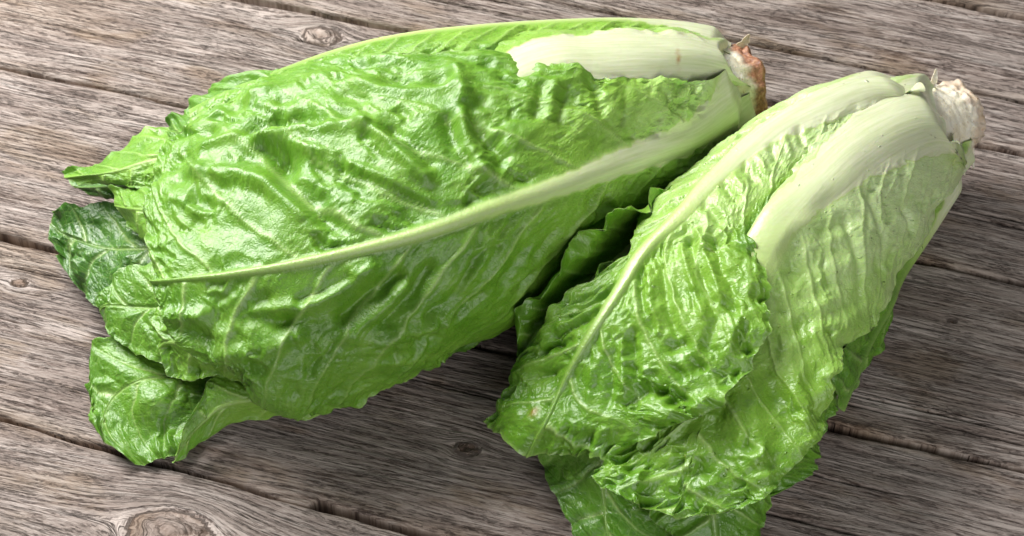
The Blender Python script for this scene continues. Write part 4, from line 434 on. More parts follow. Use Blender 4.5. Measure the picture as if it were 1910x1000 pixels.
'B4': (14, 11, '1389 -401 730 1409 -418 688 1431 -436 645 1452 -453 603 1472 -467 560 1490 -477 516 1505 -479 471 1518 -477 425 1531 -471 378 1542 -465 331 1555 -460 284 1292 -512 706 1317 -532 674 1342 -555 645 1367 -576 614 1392 -592 579 1415 -599 536 1436 -593 484 1456 -577 424 1476 -556 359 1495 -534 294 1514 -514 230 1200 -620 683 1229 -643 661 1258 -671 642 1287 -696 622 1315 -713 594 1343 -717 553 1370 -704 495 1396 -678 423 1422 -644 343 1447 -608 262 1473 -575 185 1126 -720 666 1158 -746 649 1191 -776 635 1223 -804 620 1255 -823 596 1285 -827 556 1315 -812 497 1343 -781 422 1371 -742 339 1398 -701 254 1426 -664 173 1063 -814 652 1098 -841 636 1133 -873 624 1168 -903 610 1202 -923 587 1235 -928 550 1265 -913 493 1294 -883 421 1322 -843 340 1350 -802 258 1378 -764 180 999 -899 631 1035 -927 616 1071 -960 605 1107 -991 592 1142 -1013 571 1177 -1018 535 1212 -1002 481 1246 -970 411 1279 -929 333 1313 -885 254 1346 -846 178 937 -976 606 972 -1005 591 1007 -1039 581 1042 -1070 568 1078 -1092 548 1116 -1097 514 1156 -1080 461 1198 -1046 395 1240 -1002 321 1283 -956 245 1326 -915 173 871 -1048 578 907 -1079 565 941 -1115 555 976 -1149 544 1014 -1172 525 1055 -1177 492 1101 -1158 442 1151 -1122 379 1203 -1075 308 1255 -1025 235 1307 -980 166 800 -1114 551 836 -1149 539 871 -1190 531 907 -1228 521 946 -1254 504 991 -1260 473 1044 -1239 425 1103 -1199 364 1166 -1146 295 1229 -1091 224 1291 -1041 156 767 -1167 480 805 -1197 470 841 -1233 464 878 -1267 456 918 -1290 441 964 -1294 415 1017 -1276 375 1077 -1239 322 1139 -1192 264 1202 -1142 204 1264 -1098 147 783 -1204 345 823 -1218 338 863 -1235 333 903 -1250 327 944 -1260 317 987 -1261 300 1033 -1249 275 1080 -1229 243 1128 -1202 207 1177 -1174 170 1225 -1149 136 811 -1239 238 849 -1240 234 888 -1241 230 927 -1243 225 965 -1242 219 1002 -1240 211 1038 -1234 198 1073 -1226 182 1108 -1217 165 1142 -1208 147 1177 -1199 130 840 -1277 201 869 -1274 198 898 -1272 196 927 -1269 193 956 -1267 189 984 -1264 183 1012 -1260 175 1038 -1257 166 1065 -1253 155 1091 -1249 144 1117 -1245 134 872 -1315 180 889 -1311 178 907 -1307 177 924 -1303 175 942 -1299 173 960 -1296 170 979 -1294 165 997 -1293 159 1016 -1292 153 1035 -1292 146 1054 -1291 140'),
'B5': (14, 11, '527 -444 456 552 -460 474 575 -475 494 599 -491 513 625 -508 530 655 -528 545 691 -552 555 731 -578 563 772 -606 569 815 -634 574 856 -661 580 305 -703 382 345 -723 398 385 -743 414 425 -762 430 467 -783 444 511 -804 455 560 -826 462 612 -850 466 665 -874 468 719 -898 469 772 -922 472 117 -930 311 171 -953 324 224 -976 338 278 -1000 352 333 -1023 363 390 -1046 372 449 -1067 376 512 -1088 377 575 -1109 375 639 -1129 374 702 -1150 373 67 -1029 244 123 -1055 258 179 -1082 274 235 -1108 289 293 -1133 301 353 -1156 310 416 -1177 315 482 -1196 316 549 -1214 314 616 -1231 312 683 -1249 311 94 -1055 185 147 -1083 202 199 -1112 220 252 -1141 237 307 -1168 253 365 -1192 264 427 -1212 270 492 -1230 272 559 -1245 272 627 -1260 272 693 -1276 273 102 -1091 150 155 -1121 165 205 -1154 181 255 -1186 199 308 -1217 214 365 -1242 225 427 -1263 231 494 -1280 234 562 -1294 234 631 -1308 234 699 -1323 235 110 -1124 136 161 -1157 145 214 -1190 153 265 -1223 162 313 -1258 177 366 -1290 192 428 -1312 199 495 -1330 201 565 -1344 202 636 -1358 202 705 -1373 203 127 -1167 122 175 -1202 129 223 -1237 135 273 -1269 136 324 -1299 136 373 -1330 148 429 -1360 168 494 -1378 174 564 -1391 176 634 -1404 177 702 -1418 179 154 -1217 109 196 -1253 116 236 -1291 123 278 -1327 129 323 -1360 133 374 -1386 135 430 -1406 139 491 -1425 151 558 -1436 156 625 -1447 159 691 -1459 162 185 -1273 95 222 -1307 101 257 -1344 107 294 -1379 113 333 -1411 118 379 -1436 123 432 -1454 126 491 -1466 130 553 -1476 135 616 -1484 139 678 -1493 143 217 -1336 81 251 -1366 86 283 -1398 91 315 -1429 96 351 -1457 100 393 -1480 104 441 -1494 108 495 -1503 110 552 -1509 113 609 -1514 116 665 -1521 118 256 -1396 68 285 -1421 72 313 -1447 76 342 -1473 80 373 -1496 84 409 -1514 87 451 -1525 90 498 -1532 92 548 -1535 94 598 -1538 95 646 -1542 97 304 -1448 59 328 -1466 62 351 -1486 65 374 -1505 68 400 -1522 71 429 -1535 73 462 -1544 75 500 -1549 77 539 -1552 79 579 -1554 81 618 -1558 83 355 -1498 50 373 -1510 52 390 -1522 54 408 -1534 56 427 -1544 58 449 -1553 60 474 -1559 62 501 -1563 64 530 -1565 66 558 -1568 68 587 -1571 70'),
'B6': (12, 11, '856 -661 600 900 -690 593 945 -720 587 989 -749 581 1031 -777 572 1069 -802 560 1100 -823 544 1128 -841 524 1153 -857 503 1177 -873 481 1202 -890 460 662 -952 493 714 -965 489 766 -980 487 819 -993 483 870 -1006 478 918 -1017 468 964 -1024 452 1007 -1030 433 1048 -1034 411 1090 -1038 389 1132 -1042 367 497 -1205 396 556 -1206 394 615 -1207 395 674 -1208 394 733 -1208 391 791 -1206 383 848 -1202 369 905 -1196 349 961 -1190 327 1016 -1183 305 1073 -1176 283 455 -1307 333 516 -1305 334 576 -1304 337 636 -1303 340 697 -1300 339 757 -1294 332 818 -1285 318 879 -1274 299 940 -1261 276 1000 -1248 253 1061 -1235 232 490 -1317 294 548 -1318 297 606 -1321 302 664 -1324 307 722 -1324 307 781 -1320 302 840 -1310 289 899 -1297 269 958 -1281 247 1018 -1265 223 1077 -1250 201 510 -1354 260 566 -1356 265 621 -1359 270 677 -1362 275 733 -1362 277 789 -1358 272 846 -1347 260 904 -1331 241 962 -1313 219 1020 -1294 196 1077 -1277 174 528 -1402 235 581 -1402 238 634 -1404 244 687 -1405 249 740 -1404 250 794 -1397 246 848 -1385 234 903 -1368 216 958 -1348 195 1013 -1327 173 1068 -1308 153 552 -1439 210 601 -1439 214 650 -1441 218 699 -1442 222 749 -1441 223 799 -1434 219 849 -1421 207 900 -1404 191 951 -1383 171 1002 -1362 150 1053 -1342 131 581 -1463 188 626 -1465 190 670 -1469 193 715 -1473 196 759 -1473 196 804 -1468 191 850 -1457 180 895 -1440 163 941 -1420 144 987 -1399 124 1033 -1380 106 612 -1488 165 651 -1492 167 690 -1498 169 729 -1503 171 768 -1504 170 808 -1501 165 847 -1490 154 887 -1475 139 927 -1456 122 968 -1436 104 1008 -1418 87 646 -1519 143 678 -1523 144 710 -1528 146 743 -1533 147 775 -1535 146 808 -1532 142 841 -1523 133 875 -1509 121 909 -1492 106 943 -1474 91 977 -1458 77 680 -1551 120 705 -1554 121 731 -1559 122 756 -1563 124 781 -1565 123 807 -1563 120 834 -1555 113 861 -1542 104 889 -1527 92 916 -1512 81 944 -1498 70'),
'B13': (10, 9, '678 -543 513 722 -573 521 767 -602 530 812 -632 537 856 -661 540 901 -691 537 946 -721 530 991 -750 521 1035 -780 513 452 -822 372 506 -844 385 559 -867 399 613 -889 411 670 -911 417 730 -932 416 792 -952 409 856 -972 400 919 -992 393 258 -1069 244 319 -1086 260 379 -1103 278 442 -1120 294 509 -1135 303 582 -1148 303 661 -1159 297 741 -1170 289 820 -1181 282 200 -1177 173 264 -1195 189 327 -1215 205 392 -1232 219 463 -1246 227 543 -1255 228 628 -1259 224 716 -1262 217 803 -1266 211 235 -1193 143 298 -1217 154 360 -1242 165 424 -1265 174 495 -1281 180 575 -1288 180 662 -1288 177 752 -1285 172 840 -1283 168 258 -1237 116 319 -1264 123 379 -1292 131 441 -1317 138 511 -1333 142 592 -1337 142 680 -1333 140 771 -1326 136 861 -1320 133 275 -1304 94 333 -1329 100 390 -1357 107 450 -1381 113 519 -1396 116 599 -1398 116 689 -1391 113 781 -1380 110 873 -1371 107 300 -1372 76 355 -1395 81 408 -1421 87 465 -1443 92 530 -1456 95 607 -1456 94 693 -1447 91 783 -1435 88 871 -1424 85 337 -1441 62 387 -1461 66 436 -1482 71 488 -1500 75 547 -1511 77 617 -1510 76 693 -1501 73 772 -1489 70 850 -1479 67 376 -1511 50 422 -1526 53 467 -1543 56 514 -1557 59 566 -1565 60 626 -1563 59 691 -1555 56 759 -1544 53 825 -1535 50'),
'B7': (14, 11, '1983 324 529 1989 315 493 1995 304 456 2001 295 419 2005 288 382 2006 286 346 2003 291 312 1997 302 278 1989 315 245 1980 329 211 1973 341 178 1897 194 575 1904 185 524 1913 174 473 1920 164 422 1925 158 373 1925 157 327 1919 165 285 1908 178 246 1894 195 209 1880 213 172 1867 230 135 1811 64 614 1820 55 552 1830 44 489 1839 33 426 1845 27 366 1844 28 312 1836 37 263 1821 53 220 1802 73 179 1782 94 140 1764 113 99 1723 -75 634 1732 -84 567 1743 -94 498 1753 -104 431 1759 -110 366 1758 -109 308 1748 -100 257 1730 -85 212 1709 -66 171 1686 -46 130 1665 -28 88 1639 -213 641 1648 -221 573 1660 -230 504 1670 -239 436 1676 -245 372 1675 -244 313 1665 -237 262 1648 -223 217 1626 -207 176 1604 -189 135 1583 -173 93 1580 -315 641 1590 -324 577 1602 -335 511 1613 -345 446 1621 -351 384 1624 -351 327 1620 -342 277 1612 -328 233 1600 -309 192 1588 -290 151 1577 -273 109 1539 -393 636 1551 -404 577 1563 -417 517 1574 -428 458 1585 -436 401 1595 -436 348 1603 -425 300 1609 -407 257 1615 -384 216 1621 -360 175 1627 -338 133 1496 -476 628 1508 -488 574 1519 -503 519 1531 -516 464 1544 -524 411 1557 -522 361 1571 -508 314 1587 -484 269 1603 -455 226 1619 -424 183 1634 -396 140 1450 -565 618 1462 -577 567 1473 -593 516 1484 -606 465 1496 -614 415 1510 -609 365 1527 -590 317 1545 -558 270 1565 -520 223 1585 -480 176 1604 -443 129 1409 -651 607 1421 -664 559 1431 -680 512 1442 -694 465 1455 -701 417 1469 -694 369 1486 -671 319 1504 -634 269 1524 -590 218 1544 -544 167 1564 -502 116 1374 -735 594 1386 -747 550 1397 -763 507 1409 -777 463 1421 -783 418 1434 -776 371 1449 -752 320 1465 -715 266 1481 -669 211 1498 -622 156 1514 -579 101 1341 -820 577 1352 -832 538 1364 -848 500 1376 -862 462 1388 -868 421 1400 -860 375 1413 -833 323 1426 -792 266 1439 -742 207 1453 -691 147 1466 -644 88 1307 -908 554 1318 -921 521 1330 -938 491 1341 -953 460 1352 -958 425 1364 -946 382 1376 -913 330 1388 -862 270 1401 -802 206 1414 -739 141 1426 -682 79 1274 -998 529 1284 -1011 504 1295 -1029 482 1306 -1045 459 1316 -1049 429 1327 -1034 390 1339 -992 338 1351 -931 275 1363 -858 207 1376 -783 137 1388 -713 70'),
'B8': (10, 9, '1978 562 200 1964 584 202 1951 604 207 1939 623 214 1929 640 223 1919 656 235 1910 670 249 1902 682 265 1896 693 283 1886 482 147 1865 518 148 1847 548 153 1830 575 163 1815 600 178 1802 622 196 1790 642 218 1779 659 244 1771 673 273 1762 367 90 1726 411 89 1695 450 95 1666 484 108 1641 516 128 1618 544 155 1598 568 187 1582 588 225 1569 604 268 1585 170 56 1532 223 53 1484 273 59 1442 316 75 1403 355 99 1370 389 132 1341 419 173 1317 443 222 1299 461 277 1420 -37 38 1353 21 33 1288 78 39 1232 127 56 1182 171 83 1138 209 121 1100 242 168 1070 268 223 1048 288 287 1280 -223 34 1204 -165 29 1129 -108 35 1064 -59 52 1007 -15 80 956 24 118 913 56 166 878 83 222 853 102 287 1144 -388 34 1063 -327 30 988 -272 37 923 -224 54 863 -180 80 811 -141 116 766 -108 161 730 -81 213 702 -61 272 1008 -531 33 923 -474 33 851 -425 41 786 -381 57 727 -341 81 674 -305 112 628 -274 150 589 -248 195 559 -228 246 847 -638 37 780 -593 41 719 -554 50 664 -517 64 612 -483 83 565 -452 107 523 -424 136 486 -399 168 455 -379 205 679 -709 45 635 -679 52 594 -651 60 555 -624 71 518 -599 84 483 -575 100 451 -553 117 421 -533 137 394 -514 158'),
'B9': (10, 9, '2054 441 247 2045 455 233 2035 471 222 2024 488 213 2012 507 206 1999 527 202 1985 550 200 1969 575 201 1956 596 204 1972 341 222 1961 360 199 1947 382 180 1932 407 165 1916 434 154 1898 463 148 1877 498 147 1857 530 150 1840 559 157 1887 213 198 1869 236 164 1847 263 136 1822 294 114 1795 327 98 1764 364 90 1728 409 89 1696 447 94 1668 482 107 1753 -2 193 1726 25 149 1695 58 112 1658 95 84 1618 136 64 1572 182 54 1519 237 54 1472 284 62 1431 326 80 1626 -217 194 1592 -188 143 1551 -152 100 1504 -111 68 1451 -64 46 1391 -12 34 1321 49 34 1261 101 45 1208 148 67 1516 -402 193 1477 -373 140 1430 -337 97 1376 -296 64 1315 -249 42 1247 -197 30 1166 -136 30 1097 -84 41 1036 -37 64 1405 -580 182 1364 -550 134 1315 -513 94 1258 -472 64 1195 -425 43 1125 -373 32 1042 -312 31 970 -259 40 906 -212 60 1309 -734 162 1265 -704 122 1214 -670 89 1157 -631 63 1093 -588 45 1023 -541 34 939 -484 33 865 -434 39 799 -390 53 1202 -872 132 1159 -844 104 1111 -812 81 1059 -778 62 1003 -741 48 942 -701 40 874 -656 37 801 -607 39 739 -566 46 1074 -979 100 1040 -955 84 1003 -930 71 964 -903 60 922 -875 52 879 -845 45 832 -813 42 779 -777 41 725 -741 42'),
'B10': (10, 9, '2072 411 418 2073 410 394 2072 411 368 2070 414 346 2068 418 326 2064 425 307 2058 433 290 2052 443 274 2045 454 260 2018 349 447 2020 346 415 2020 346 378 2018 349 346 2015 355 317 2009 364 291 2002 375 267 1994 390 246 1984 406 228 1960 274 483 1963 269 441 1964 268 391 1962 271 346 1957 278 306 1950 290 270 1939 305 238 1927 325 210 1912 347 186 1896 174 522 1902 166 470 1904 164 407 1901 167 349 1894 176 298 1882 190 252 1867 208 211 1847 231 176 1825 259 147 1810 37 557 1819 27 497 1822 24 426 1819 27 356 1810 37 296 1794 53 242 1774 75 195 1748 103 155 1717 135 123 1726 -104 576 1737 -115 512 1740 -119 436 1737 -115 361 1726 -104 297 1708 -86 239 1683 -62 189 1652 -32 146 1616 3 111 1662 -222 576 1673 -232 511 1676 -235 433 1671 -230 360 1659 -220 296 1640 -202 239 1613 -179 188 1581 -150 144 1542 -116 108 1610 -328 558 1618 -335 495 1619 -336 420 1614 -331 355 1601 -321 296 1582 -306 242 1557 -285 194 1525 -260 152 1489 -230 117 1563 -429 514 1566 -432 458 1565 -430 396 1558 -425 344 1547 -417 296 1531 -404 251 1510 -388 210 1485 -369 173 1455 -347 141 1515 -526 443 1514 -525 400 1510 -522 363 1504 -517 328 1495 -510 295 1483 -502 263 1469 -492 234 1453 -480 206 1435 -466 180'),
'B11': (10, 9, '1195 168 484 1202 162 519 1213 152 550 1229 138 577 1248 121 600 1271 101 619 1297 79 632 1325 53 640 1359 24 643 961 -50 463 967 -55 506 981 -65 545 1003 -81 578 1031 -102 606 1064 -127 627 1103 -157 641 1148 -190 649 1200 -229 649 749 -261 430 754 -265 480 770 -276 521 797 -295 557 834 -320 586 879 -352 608 932 -388 622 994 -431 628 1061 -478 624 548 -472 396 551 -474 444 569 -486 482 601 -508 515 647 -538 542 705 -576 562 773 -621 574 856 -676 577 935 -729 573 400 -624 371 403 -626 409 422 -639 439 458 -663 466 508 -697 487 572 -740 503 646 -791 512 737 -852 515 824 -911 511 292 -727 353 299 -732 378 322 -747 398 359 -773 416 409 -808 430 471 -851 441 543 -901 448 627 -959 451 719 -1024 450 235 -809 331 247 -818 344 270 -835 355 304 -861 365 347 -893 373 399 -932 379 459 -977 383 527 -1027 386 609 -1088 386 218 -886 302 233 -898 307 254 -914 311 281 -936 315 314 -963 319 353 -993 321 396 -1028 323 444 -1066 325 496 -1108 325 219 -948 275 233 -960 276 251 -975 277 272 -992 278 296 -1012 279 324 -1034 280 354 -1059 280 387 -1086 281 422 -1115 281 226 -1001 252 238 -1011 251 252 -1022 251 267 -1035 250 284 -1048 250 302 -1064 250 322 -1080 250 343 -1097 249 365 -1115 249'),
'B12': (10, 9, '1408 -19 637 1435 -43 626 1460 -64 610 1481 -83 589 1498 -98 564 1511 -110 535 1520 -118 502 1525 -122 465 1525 -122 421 1213 -239 647 1256 -270 638 1293 -298 621 1325 -322 598 1351 -342 568 1370 -356 533 1382 -365 494 1386 -368 447 1383 -366 399 1029 -455 627 1088 -497 620 1140 -532 605 1184 -563 581 1219 -587 551 1244 -605 514 1258 -614 472 1261 -616 421 1253 -610 375 854 -675 578 934 -728 573 1001 -772 560 1057 -809 540 1102 -839 512 1133 -860 478 1149 -870 439 1150 -871 392 1136 -862 352 736 -851 515 823 -910 511 897 -960 501 959 -1002 485 1008 -1035 463 1042 -1058 436 1060 -1071 405 1061 -1071 368 1045 -1061 336 682 -998 451 763 -1054 447 833 -1103 439 893 -1144 428 941 -1177 413 975 -1201 394 995 -1215 374 999 -1218 348 988 -1210 325 657 -1123 385 721 -1172 382 778 -1214 377 828 -1251 370 868 -1281 361 898 -1303 351 917 -1317 339 925 -1323 326 921 -1320 312 644 -1226 324 688 -1261 322 728 -1293 319 763 -1321 316 792 -1344 313 815 -1363 308 832 -1376 304 842 -1384 299 845 -1386 292 639 -1292 280 669 -1316 280 695 -1339 279 719 -1358 278 740 -1375 277 757 -1389 276 771 -1400 275 781 -1408 274 787 -1413 272 639 -1341 250 657 -1356 250 674 -1370 250 689 -1382 251 703 -1394 251 715 -1404 252 726 -1412 252 734 -1419 252 741 -1425 253'),
}
FOLDS = {
'A1': [
  ([(-7.18,-5.84,9.4),(-8.42,-4.56,9.71),(-9.71,-3.31,9.72),(-10.91,-2.61,9.46),(-12.12,-2.19,9.07),(-12.94,-1.77,8.72)], 0.38, 0.38),
  ([(-9.3,-2.2,9.9),(-9.06,-3.23,9.85),(-8.02,-4.42,9.8),(-7.09,-5.45,9.55)], 0.45, -0.55),
  ([(-3.25,-4.33,9.93),(-4.86,-3.59,10.27),(-6.49,-2.78,10.32),(-8.15,-1.8,10.18),(-9.43,-1.14,9.92),(-11.08,-0.56,9.43),(-12.63,-0.59,8.81)], 0.22, 0.22),
  ([(-3.5,-4.6,9.86),(-5.43,-3.78,10.2),(-7.17,-3.09,10.21),(-8.52,-2.38,10.04),(-10.34,-1.63,9.68)], 0.6, -0.3),
  ([(-3.52,-3.42,10.27),(-4.9,-2.05,10.58),(-6.17,-0.65,10.58)], 0.35, 0.38),
  ([(-3.32,-2.74,10.46),(-3.98,-2.02,10.62),(-4.75,-1.22,10.69)], 0.35, -0.35),
  ([(-10.76,-0.34,9.52),(-9.97,0.24,9.72),(-8.7,0.15,10.05),(-8.09,-0.27,10.23)], 0.4, -0.38),
  ([(-10.38,-1.12,9.67),(-9.07,-0.6,10.0),(-7.72,-0.82,10.31),(-5.96,-0.97,10.58)], 0.3, 0.25),
  ([(-1.2,-2.81,10.19),(-1.89,-2.07,10.48),(-1.97,-1.04,10.68),(-1.92,0.2,10.77),(-2.37,2.04,10.7)], 0.38, 0.4),
  ([(-1.81,-0.1,10.75),(-1.52,-0.77,10.68),(-1.02,-1.5,10.49),(-0.32,-2.18,10.14)], 0.35, -0.45),
  ([(-2.6,-0.84,10.75),(-2.26,-1.74,10.62),(-1.72,-2.61,10.31)], 0.35, -0.4),
  ([(-11.71,-8.29,7.39),(-10.44,-8.34,7.6),(-9.02,-8.5,7.52)], 0.4, -0.55),
  ([(-8.34,-8.81,7.09),(-9.82,-9.21,6.57),(-11.57,-9.23,6.27)], 0.35, 0.39),
  ([(-5.61,-6.86,8.77),(-7.68,-7.96,8.07),(-9.58,-8.36,7.69),(-11.74,-8.24,7.39),(-13.73,-7.82,6.89)], 0.35, 0.39),
  ([(-6.65,-8.32,7.46),(-5.66,-7.66,8.05),(-4.48,-6.98,8.42)], 0.32, -0.49),
  ([(-6.36,-8.57,6.84),(-5.3,-7.97,7.45),(-4.23,-7.24,8.06)], 0.3, 0.36),
  ([(-4.99,-8.15,6.97),(-4.14,-7.53,7.57),(-3.29,-6.55,8.38)], 0.3, -0.33),
  ([(-0.3,-5.98,6.7),(0.5,-5.01,7.6)], 0.35, -0.29),
  ([(-5.42,-8.47,6.3),(-3.97,-8.0,6.23),(-2.74,-7.5,6.11)], 0.3, 0.33),
  ([(-5.68,-8.72,5.59),(-4.21,-8.2,5.24),(-3.35,-7.81,5.42)], 0.3, -0.33),
  ([(-10.17,-9.7,4.59),(-8.24,-9.0,2.68),(-5.84,-8.77,2.7)], 0.35, 0.49),
  ([(-9.71,-9.62,5.38),(-7.88,-9.34,4.42),(-6.01,-8.65,3.79)], 0.35, -0.33),
  ([(-8.31,-7.95,8.12),(-7.47,-7.69,8.31),(-6.43,-7.2,8.53)], 0.22, -0.3),
  ([(-7.11,-8.9,6.57),(-6.5,-8.89,6.19),(-5.66,-8.62,6.18),(-5.43,-8.45,6.49)], 0.2, -0.3),
  ([(-6.73,-9.0,5.8),(-5.7,-8.77,5.37),(-5.05,-8.49,5.64)], 0.15, 0.22),
  ([(-2.67,-7.16,7.08),(-1.82,-6.46,7.58),(-0.96,-5.59,8.2)], 0.2, 0.2),
  ([(-3.32,-7.64,6.65),(-2.25,-6.91,7.29),(-1.6,-6.19,7.93)], 0.2, -0.25),
  ([(-2.06,-7.11,5.94),(-1.19,-6.52,6.58)], 0.2, -0.22),
  ([(0.98,-4.88,6.96),(1.86,-3.95,7.53)], 0.25, -0.2),
  ([(-10.88,-8.92,6.95),(-10.62,-9.01,6.94)], 0.35, -0.3),
  ([(-12.41,-8.67,6.79),(-12.19,-8.77,6.74)], 0.3, -0.25),
  ([(-10.01,-7.89,8.05),(-9.69,-7.85,8.13)], 0.3, -0.25),
  ([(-12.1,-4.62,8.77),(-10.32,-5.18,9.22)], 0.8, -0.3),
  ([(-14.48,-1.81,7.88),(-13.1,-3.76,8.5)], 0.5, 0.2),
  ([(-13.69,-0.59,8.29),(-13.6,-0.71,8.37)], 0.42, -0.25),
  ([(-12.74,0.43,8.66),(-12.65,0.44,8.71)], 0.36, -0.26),
  ([(-11.66,1.67,8.89),(-11.43,1.63,8.99)], 0.45, -0.32),
  ([(-13.63,-1.97,8.37),(-13.39,-2.02,8.5)], 0.5, -0.22),
  ([(-7.89,-0.58,10.28),(-7.8,-0.6,10.3)], 0.28, -0.22),
  ([(-9.56,1.31,9.7),(-9.33,1.27,9.78)], 0.35, -0.2),
  ([(-5.08,1.63,10.62),(-4.71,1.71,10.66)], 0.5, -0.35),
  ([(-3.09,1.49,10.77),(-2.76,1.63,10.75)], 0.45, -0.35),
  ([(-6.83,1.04,10.42),(-6.26,0.67,10.55)], 0.4, -0.28),
  ([(-1.29,0.33,10.73),(-1.2,0.34,10.72)], 0.35, -0.22),
  ([(-1.11,2.48,10.59),(-1.09,2.48,10.59)], 0.35, -0.22),
  ([(-0.47,2.31,10.58),(-0.44,2.31,10.58)], 0.35, -0.22),
  ([(-6.99,1.83,10.28),(-5.62,1.23,10.6),(-4.28,0.78,10.76),(-2.52,0.9,10.79)], 0.35, 0.22),
  ([(-8.86,2.44,9.64),(-7.95,2.49,9.9)], 0.5, 0.2),
  ([(-10.91,2.03,9.09),(-10.22,2.14,9.3)], 0.3, 0.22),
  ([(1.22,1.44,10.38),(0.98,-0.14,10.31)], 0.2, -0.2),
  ([(2.33,1.52,10.13),(1.98,0.1,10.05)], 0.2, -0.18),
  ([(3.46,1.95,9.83),(3.66,0.61,9.49)], 0.2, -0.18),
  ([(1.77,1.55,10.25),(1.53,-0.02,10.17)], 0.2, 0.15),
  ([(4.72,2.22,9.38),(4.57,0.75,9.0)], 0.2, -0.15),
],
'B1': [
  ([(6.31,-9.36,7.03),(6.73,-9.31,7.13)], 0.3, -0.38),
  ([(4.95,-10.9,5.74),(5.15,-10.92,5.85)], 0.34, -0.38),
  ([(5.67,-10.89,6.1),(5.73,-10.89,6.1)], 0.28, -0.36),
  ([(7.22,-10.27,6.86),(7.32,-10.3,6.89)], 0.3, -0.26),
  ([(6.27,-11.34,6.09),(6.68,-11.26,6.27)], 0.3, -0.26),
  ([(1.73,-8.03,5.18),(2.26,-8.09,5.63)], 0.24, -0.24),
  ([(1.15,-8.04,4.63),(1.24,-8.09,4.7)], 0.2, -0.22),
  ([(0.98,-8.82,4.15),(1.41,-8.88,4.51)], 0.24, -0.22),
  ([(0.18,-8.58,3.12),(0.24,-8.68,3.27)], 0.22, -0.2),
  ([(0.0,-9.29,2.61),(0.04,-9.44,2.82)], 0.22, -0.2),
  ([(0.65,-9.55,3.57),(0.76,-9.47,3.64)], 0.22, -0.2),
  ([(1.63,-7.65,5.28),(2.48,-7.52,5.95),(3.54,-7.32,6.58)], 0.2, -0.26),
  ([(2.28,-7.06,5.87),(3.34,-6.76,6.55),(4.2,-6.41,6.98)], 0.22, -0.3),
  ([(1.84,-7.39,5.51),(2.81,-7.16,6.19),(3.97,-6.98,6.84)], 0.16, 0.2),
  ([(5.48,-5.89,7.54),(5.54,-7.39,7.38),(5.77,-8.74,7.07)], 0.14, 0.14),
  ([(5.05,-6.29,7.35),(5.21,-7.78,7.19)], 0.16, -0.2),
  ([(6.01,-6.03,7.72),(6.15,-7.95,7.42),(6.47,-8.86,7.23)], 0.2, -0.24),
  ([(7.11,-4.97,8.11),(7.55,-6.8,8.01),(7.91,-8.18,7.73)], 0.18, -0.24),
  ([(6.78,-5.18,8.03),(7.12,-6.98,7.89),(7.48,-8.36,7.62)], 0.14, 0.16),
  ([(8.08,-4.64,8.38),(8.3,-6.41,8.2),(8.76,-7.83,7.96)], 0.18, -0.22),
  ([(7.45,-4.52,8.23),(7.83,-6.12,8.18),(8.24,-7.78,7.9)], 0.14, 0.16),
  ([(4.78,-8.54,6.8),(4.86,-9.95,6.22),(4.74,-11.22,5.46)], 0.2, -0.2),
  ([(3.93,-9.15,6.19),(3.92,-10.27,5.57),(3.71,-11.46,4.69)], 0.2, -0.2),
  ([(3.2,-9.51,5.59),(3.09,-10.72,4.73)], 0.2, 0.15),
  ([(4.35,-8.86,6.51),(4.44,-10.41,5.77),(4.33,-11.81,4.83)], 0.14, 0.14),
  ([(8.29,-1.57,8.11),(9.02,-3.13,8.59)], 0.2, -0.25),
  ([(9.24,-0.5,8.23),(9.84,-2.22,8.71)], 0.2, -0.25),
  ([(10.43,0.63,8.3),(10.89,-1.31,8.83)], 0.18, -0.22),
  ([(11.63,1.65,8.34),(12.07,-0.33,8.87)], 0.16, -0.2),
  ([(8.76,-1.06,8.19),(9.38,-2.6,8.65)], 0.14, 0.15),
  ([(9.83,0.04,8.29),(10.41,-1.85,8.78)], 0.14, 0.15),
  ([(11.03,1.19,8.35),(11.47,-0.91,8.87)], 0.14, 0.15),
  ([(7.56,-2.74,8.13),(8.32,-4.14,8.46)], 0.2, -0.22),
  ([(8.36,-9.91,7.25),(8.93,-8.69,7.71)], 0.3, 0.22),
  ([(7.65,-9.44,7.32),(8.11,-8.41,7.69)], 0.25, -0.25),
  ([(7.6,-11.4,6.47),(6.57,-11.81,5.96),(5.56,-11.67,5.58)], 0.3, 0.25),
],
'B2': [
  ([(11.2,-5.79,8.45),(11.52,-7.74,7.85),(11.63,-10.13,6.85)], 0.13, 0.14),
  ([(11.66,-5.3,8.52),(12.09,-7.23,7.87),(12.33,-9.21,6.99)], 0.2, -0.2),
  ([(12.6,-4.47,8.52),(13.14,-6.56,7.7),(13.19,-8.11,6.92)], 0.13, 0.13),
  ([(13.42,-3.87,8.47),(14.0,-5.64,7.57),(14.09,-6.9,6.73)], 0.2, -0.2),
  ([(14.54,-2.66,8.37),(15.18,-4.1,7.38),(15.17,-5.49,6.31)], 0.2, -0.18),
  ([(10.73,-6.5,8.31),(10.82,-8.67,7.68),(10.85,-10.65,6.85)], 0.2, -0.2),
  ([(9.05,-11.11,6.79),(9.22,-12.43,6.15),(9.11,-13.13,5.72)], 0.3, -0.35),
  ([(9.69,-10.53,7.04),(10.06,-12.05,6.33),(9.62,-13.48,5.5)], 0.16, 0.2),
  ([(10.62,-11.07,6.72),(10.9,-12.33,5.99),(10.24,-13.64,5.36)], 0.22, -0.25),
  ([(4.73,-12.93,4.25),(4.76,-13.09,4.19)], 0.3, -0.3),
  ([(5.34,-12.84,4.69),(4.81,-13.87,4.17),(5.08,-13.36,4.17)], 0.2, 0.3),
  ([(6.56,-13.33,4.87),(7.17,-13.79,4.82)], 0.35, -0.32),
  ([(7.98,-13.24,5.5),(7.57,-13.84,4.91)], 0.3, -0.3),
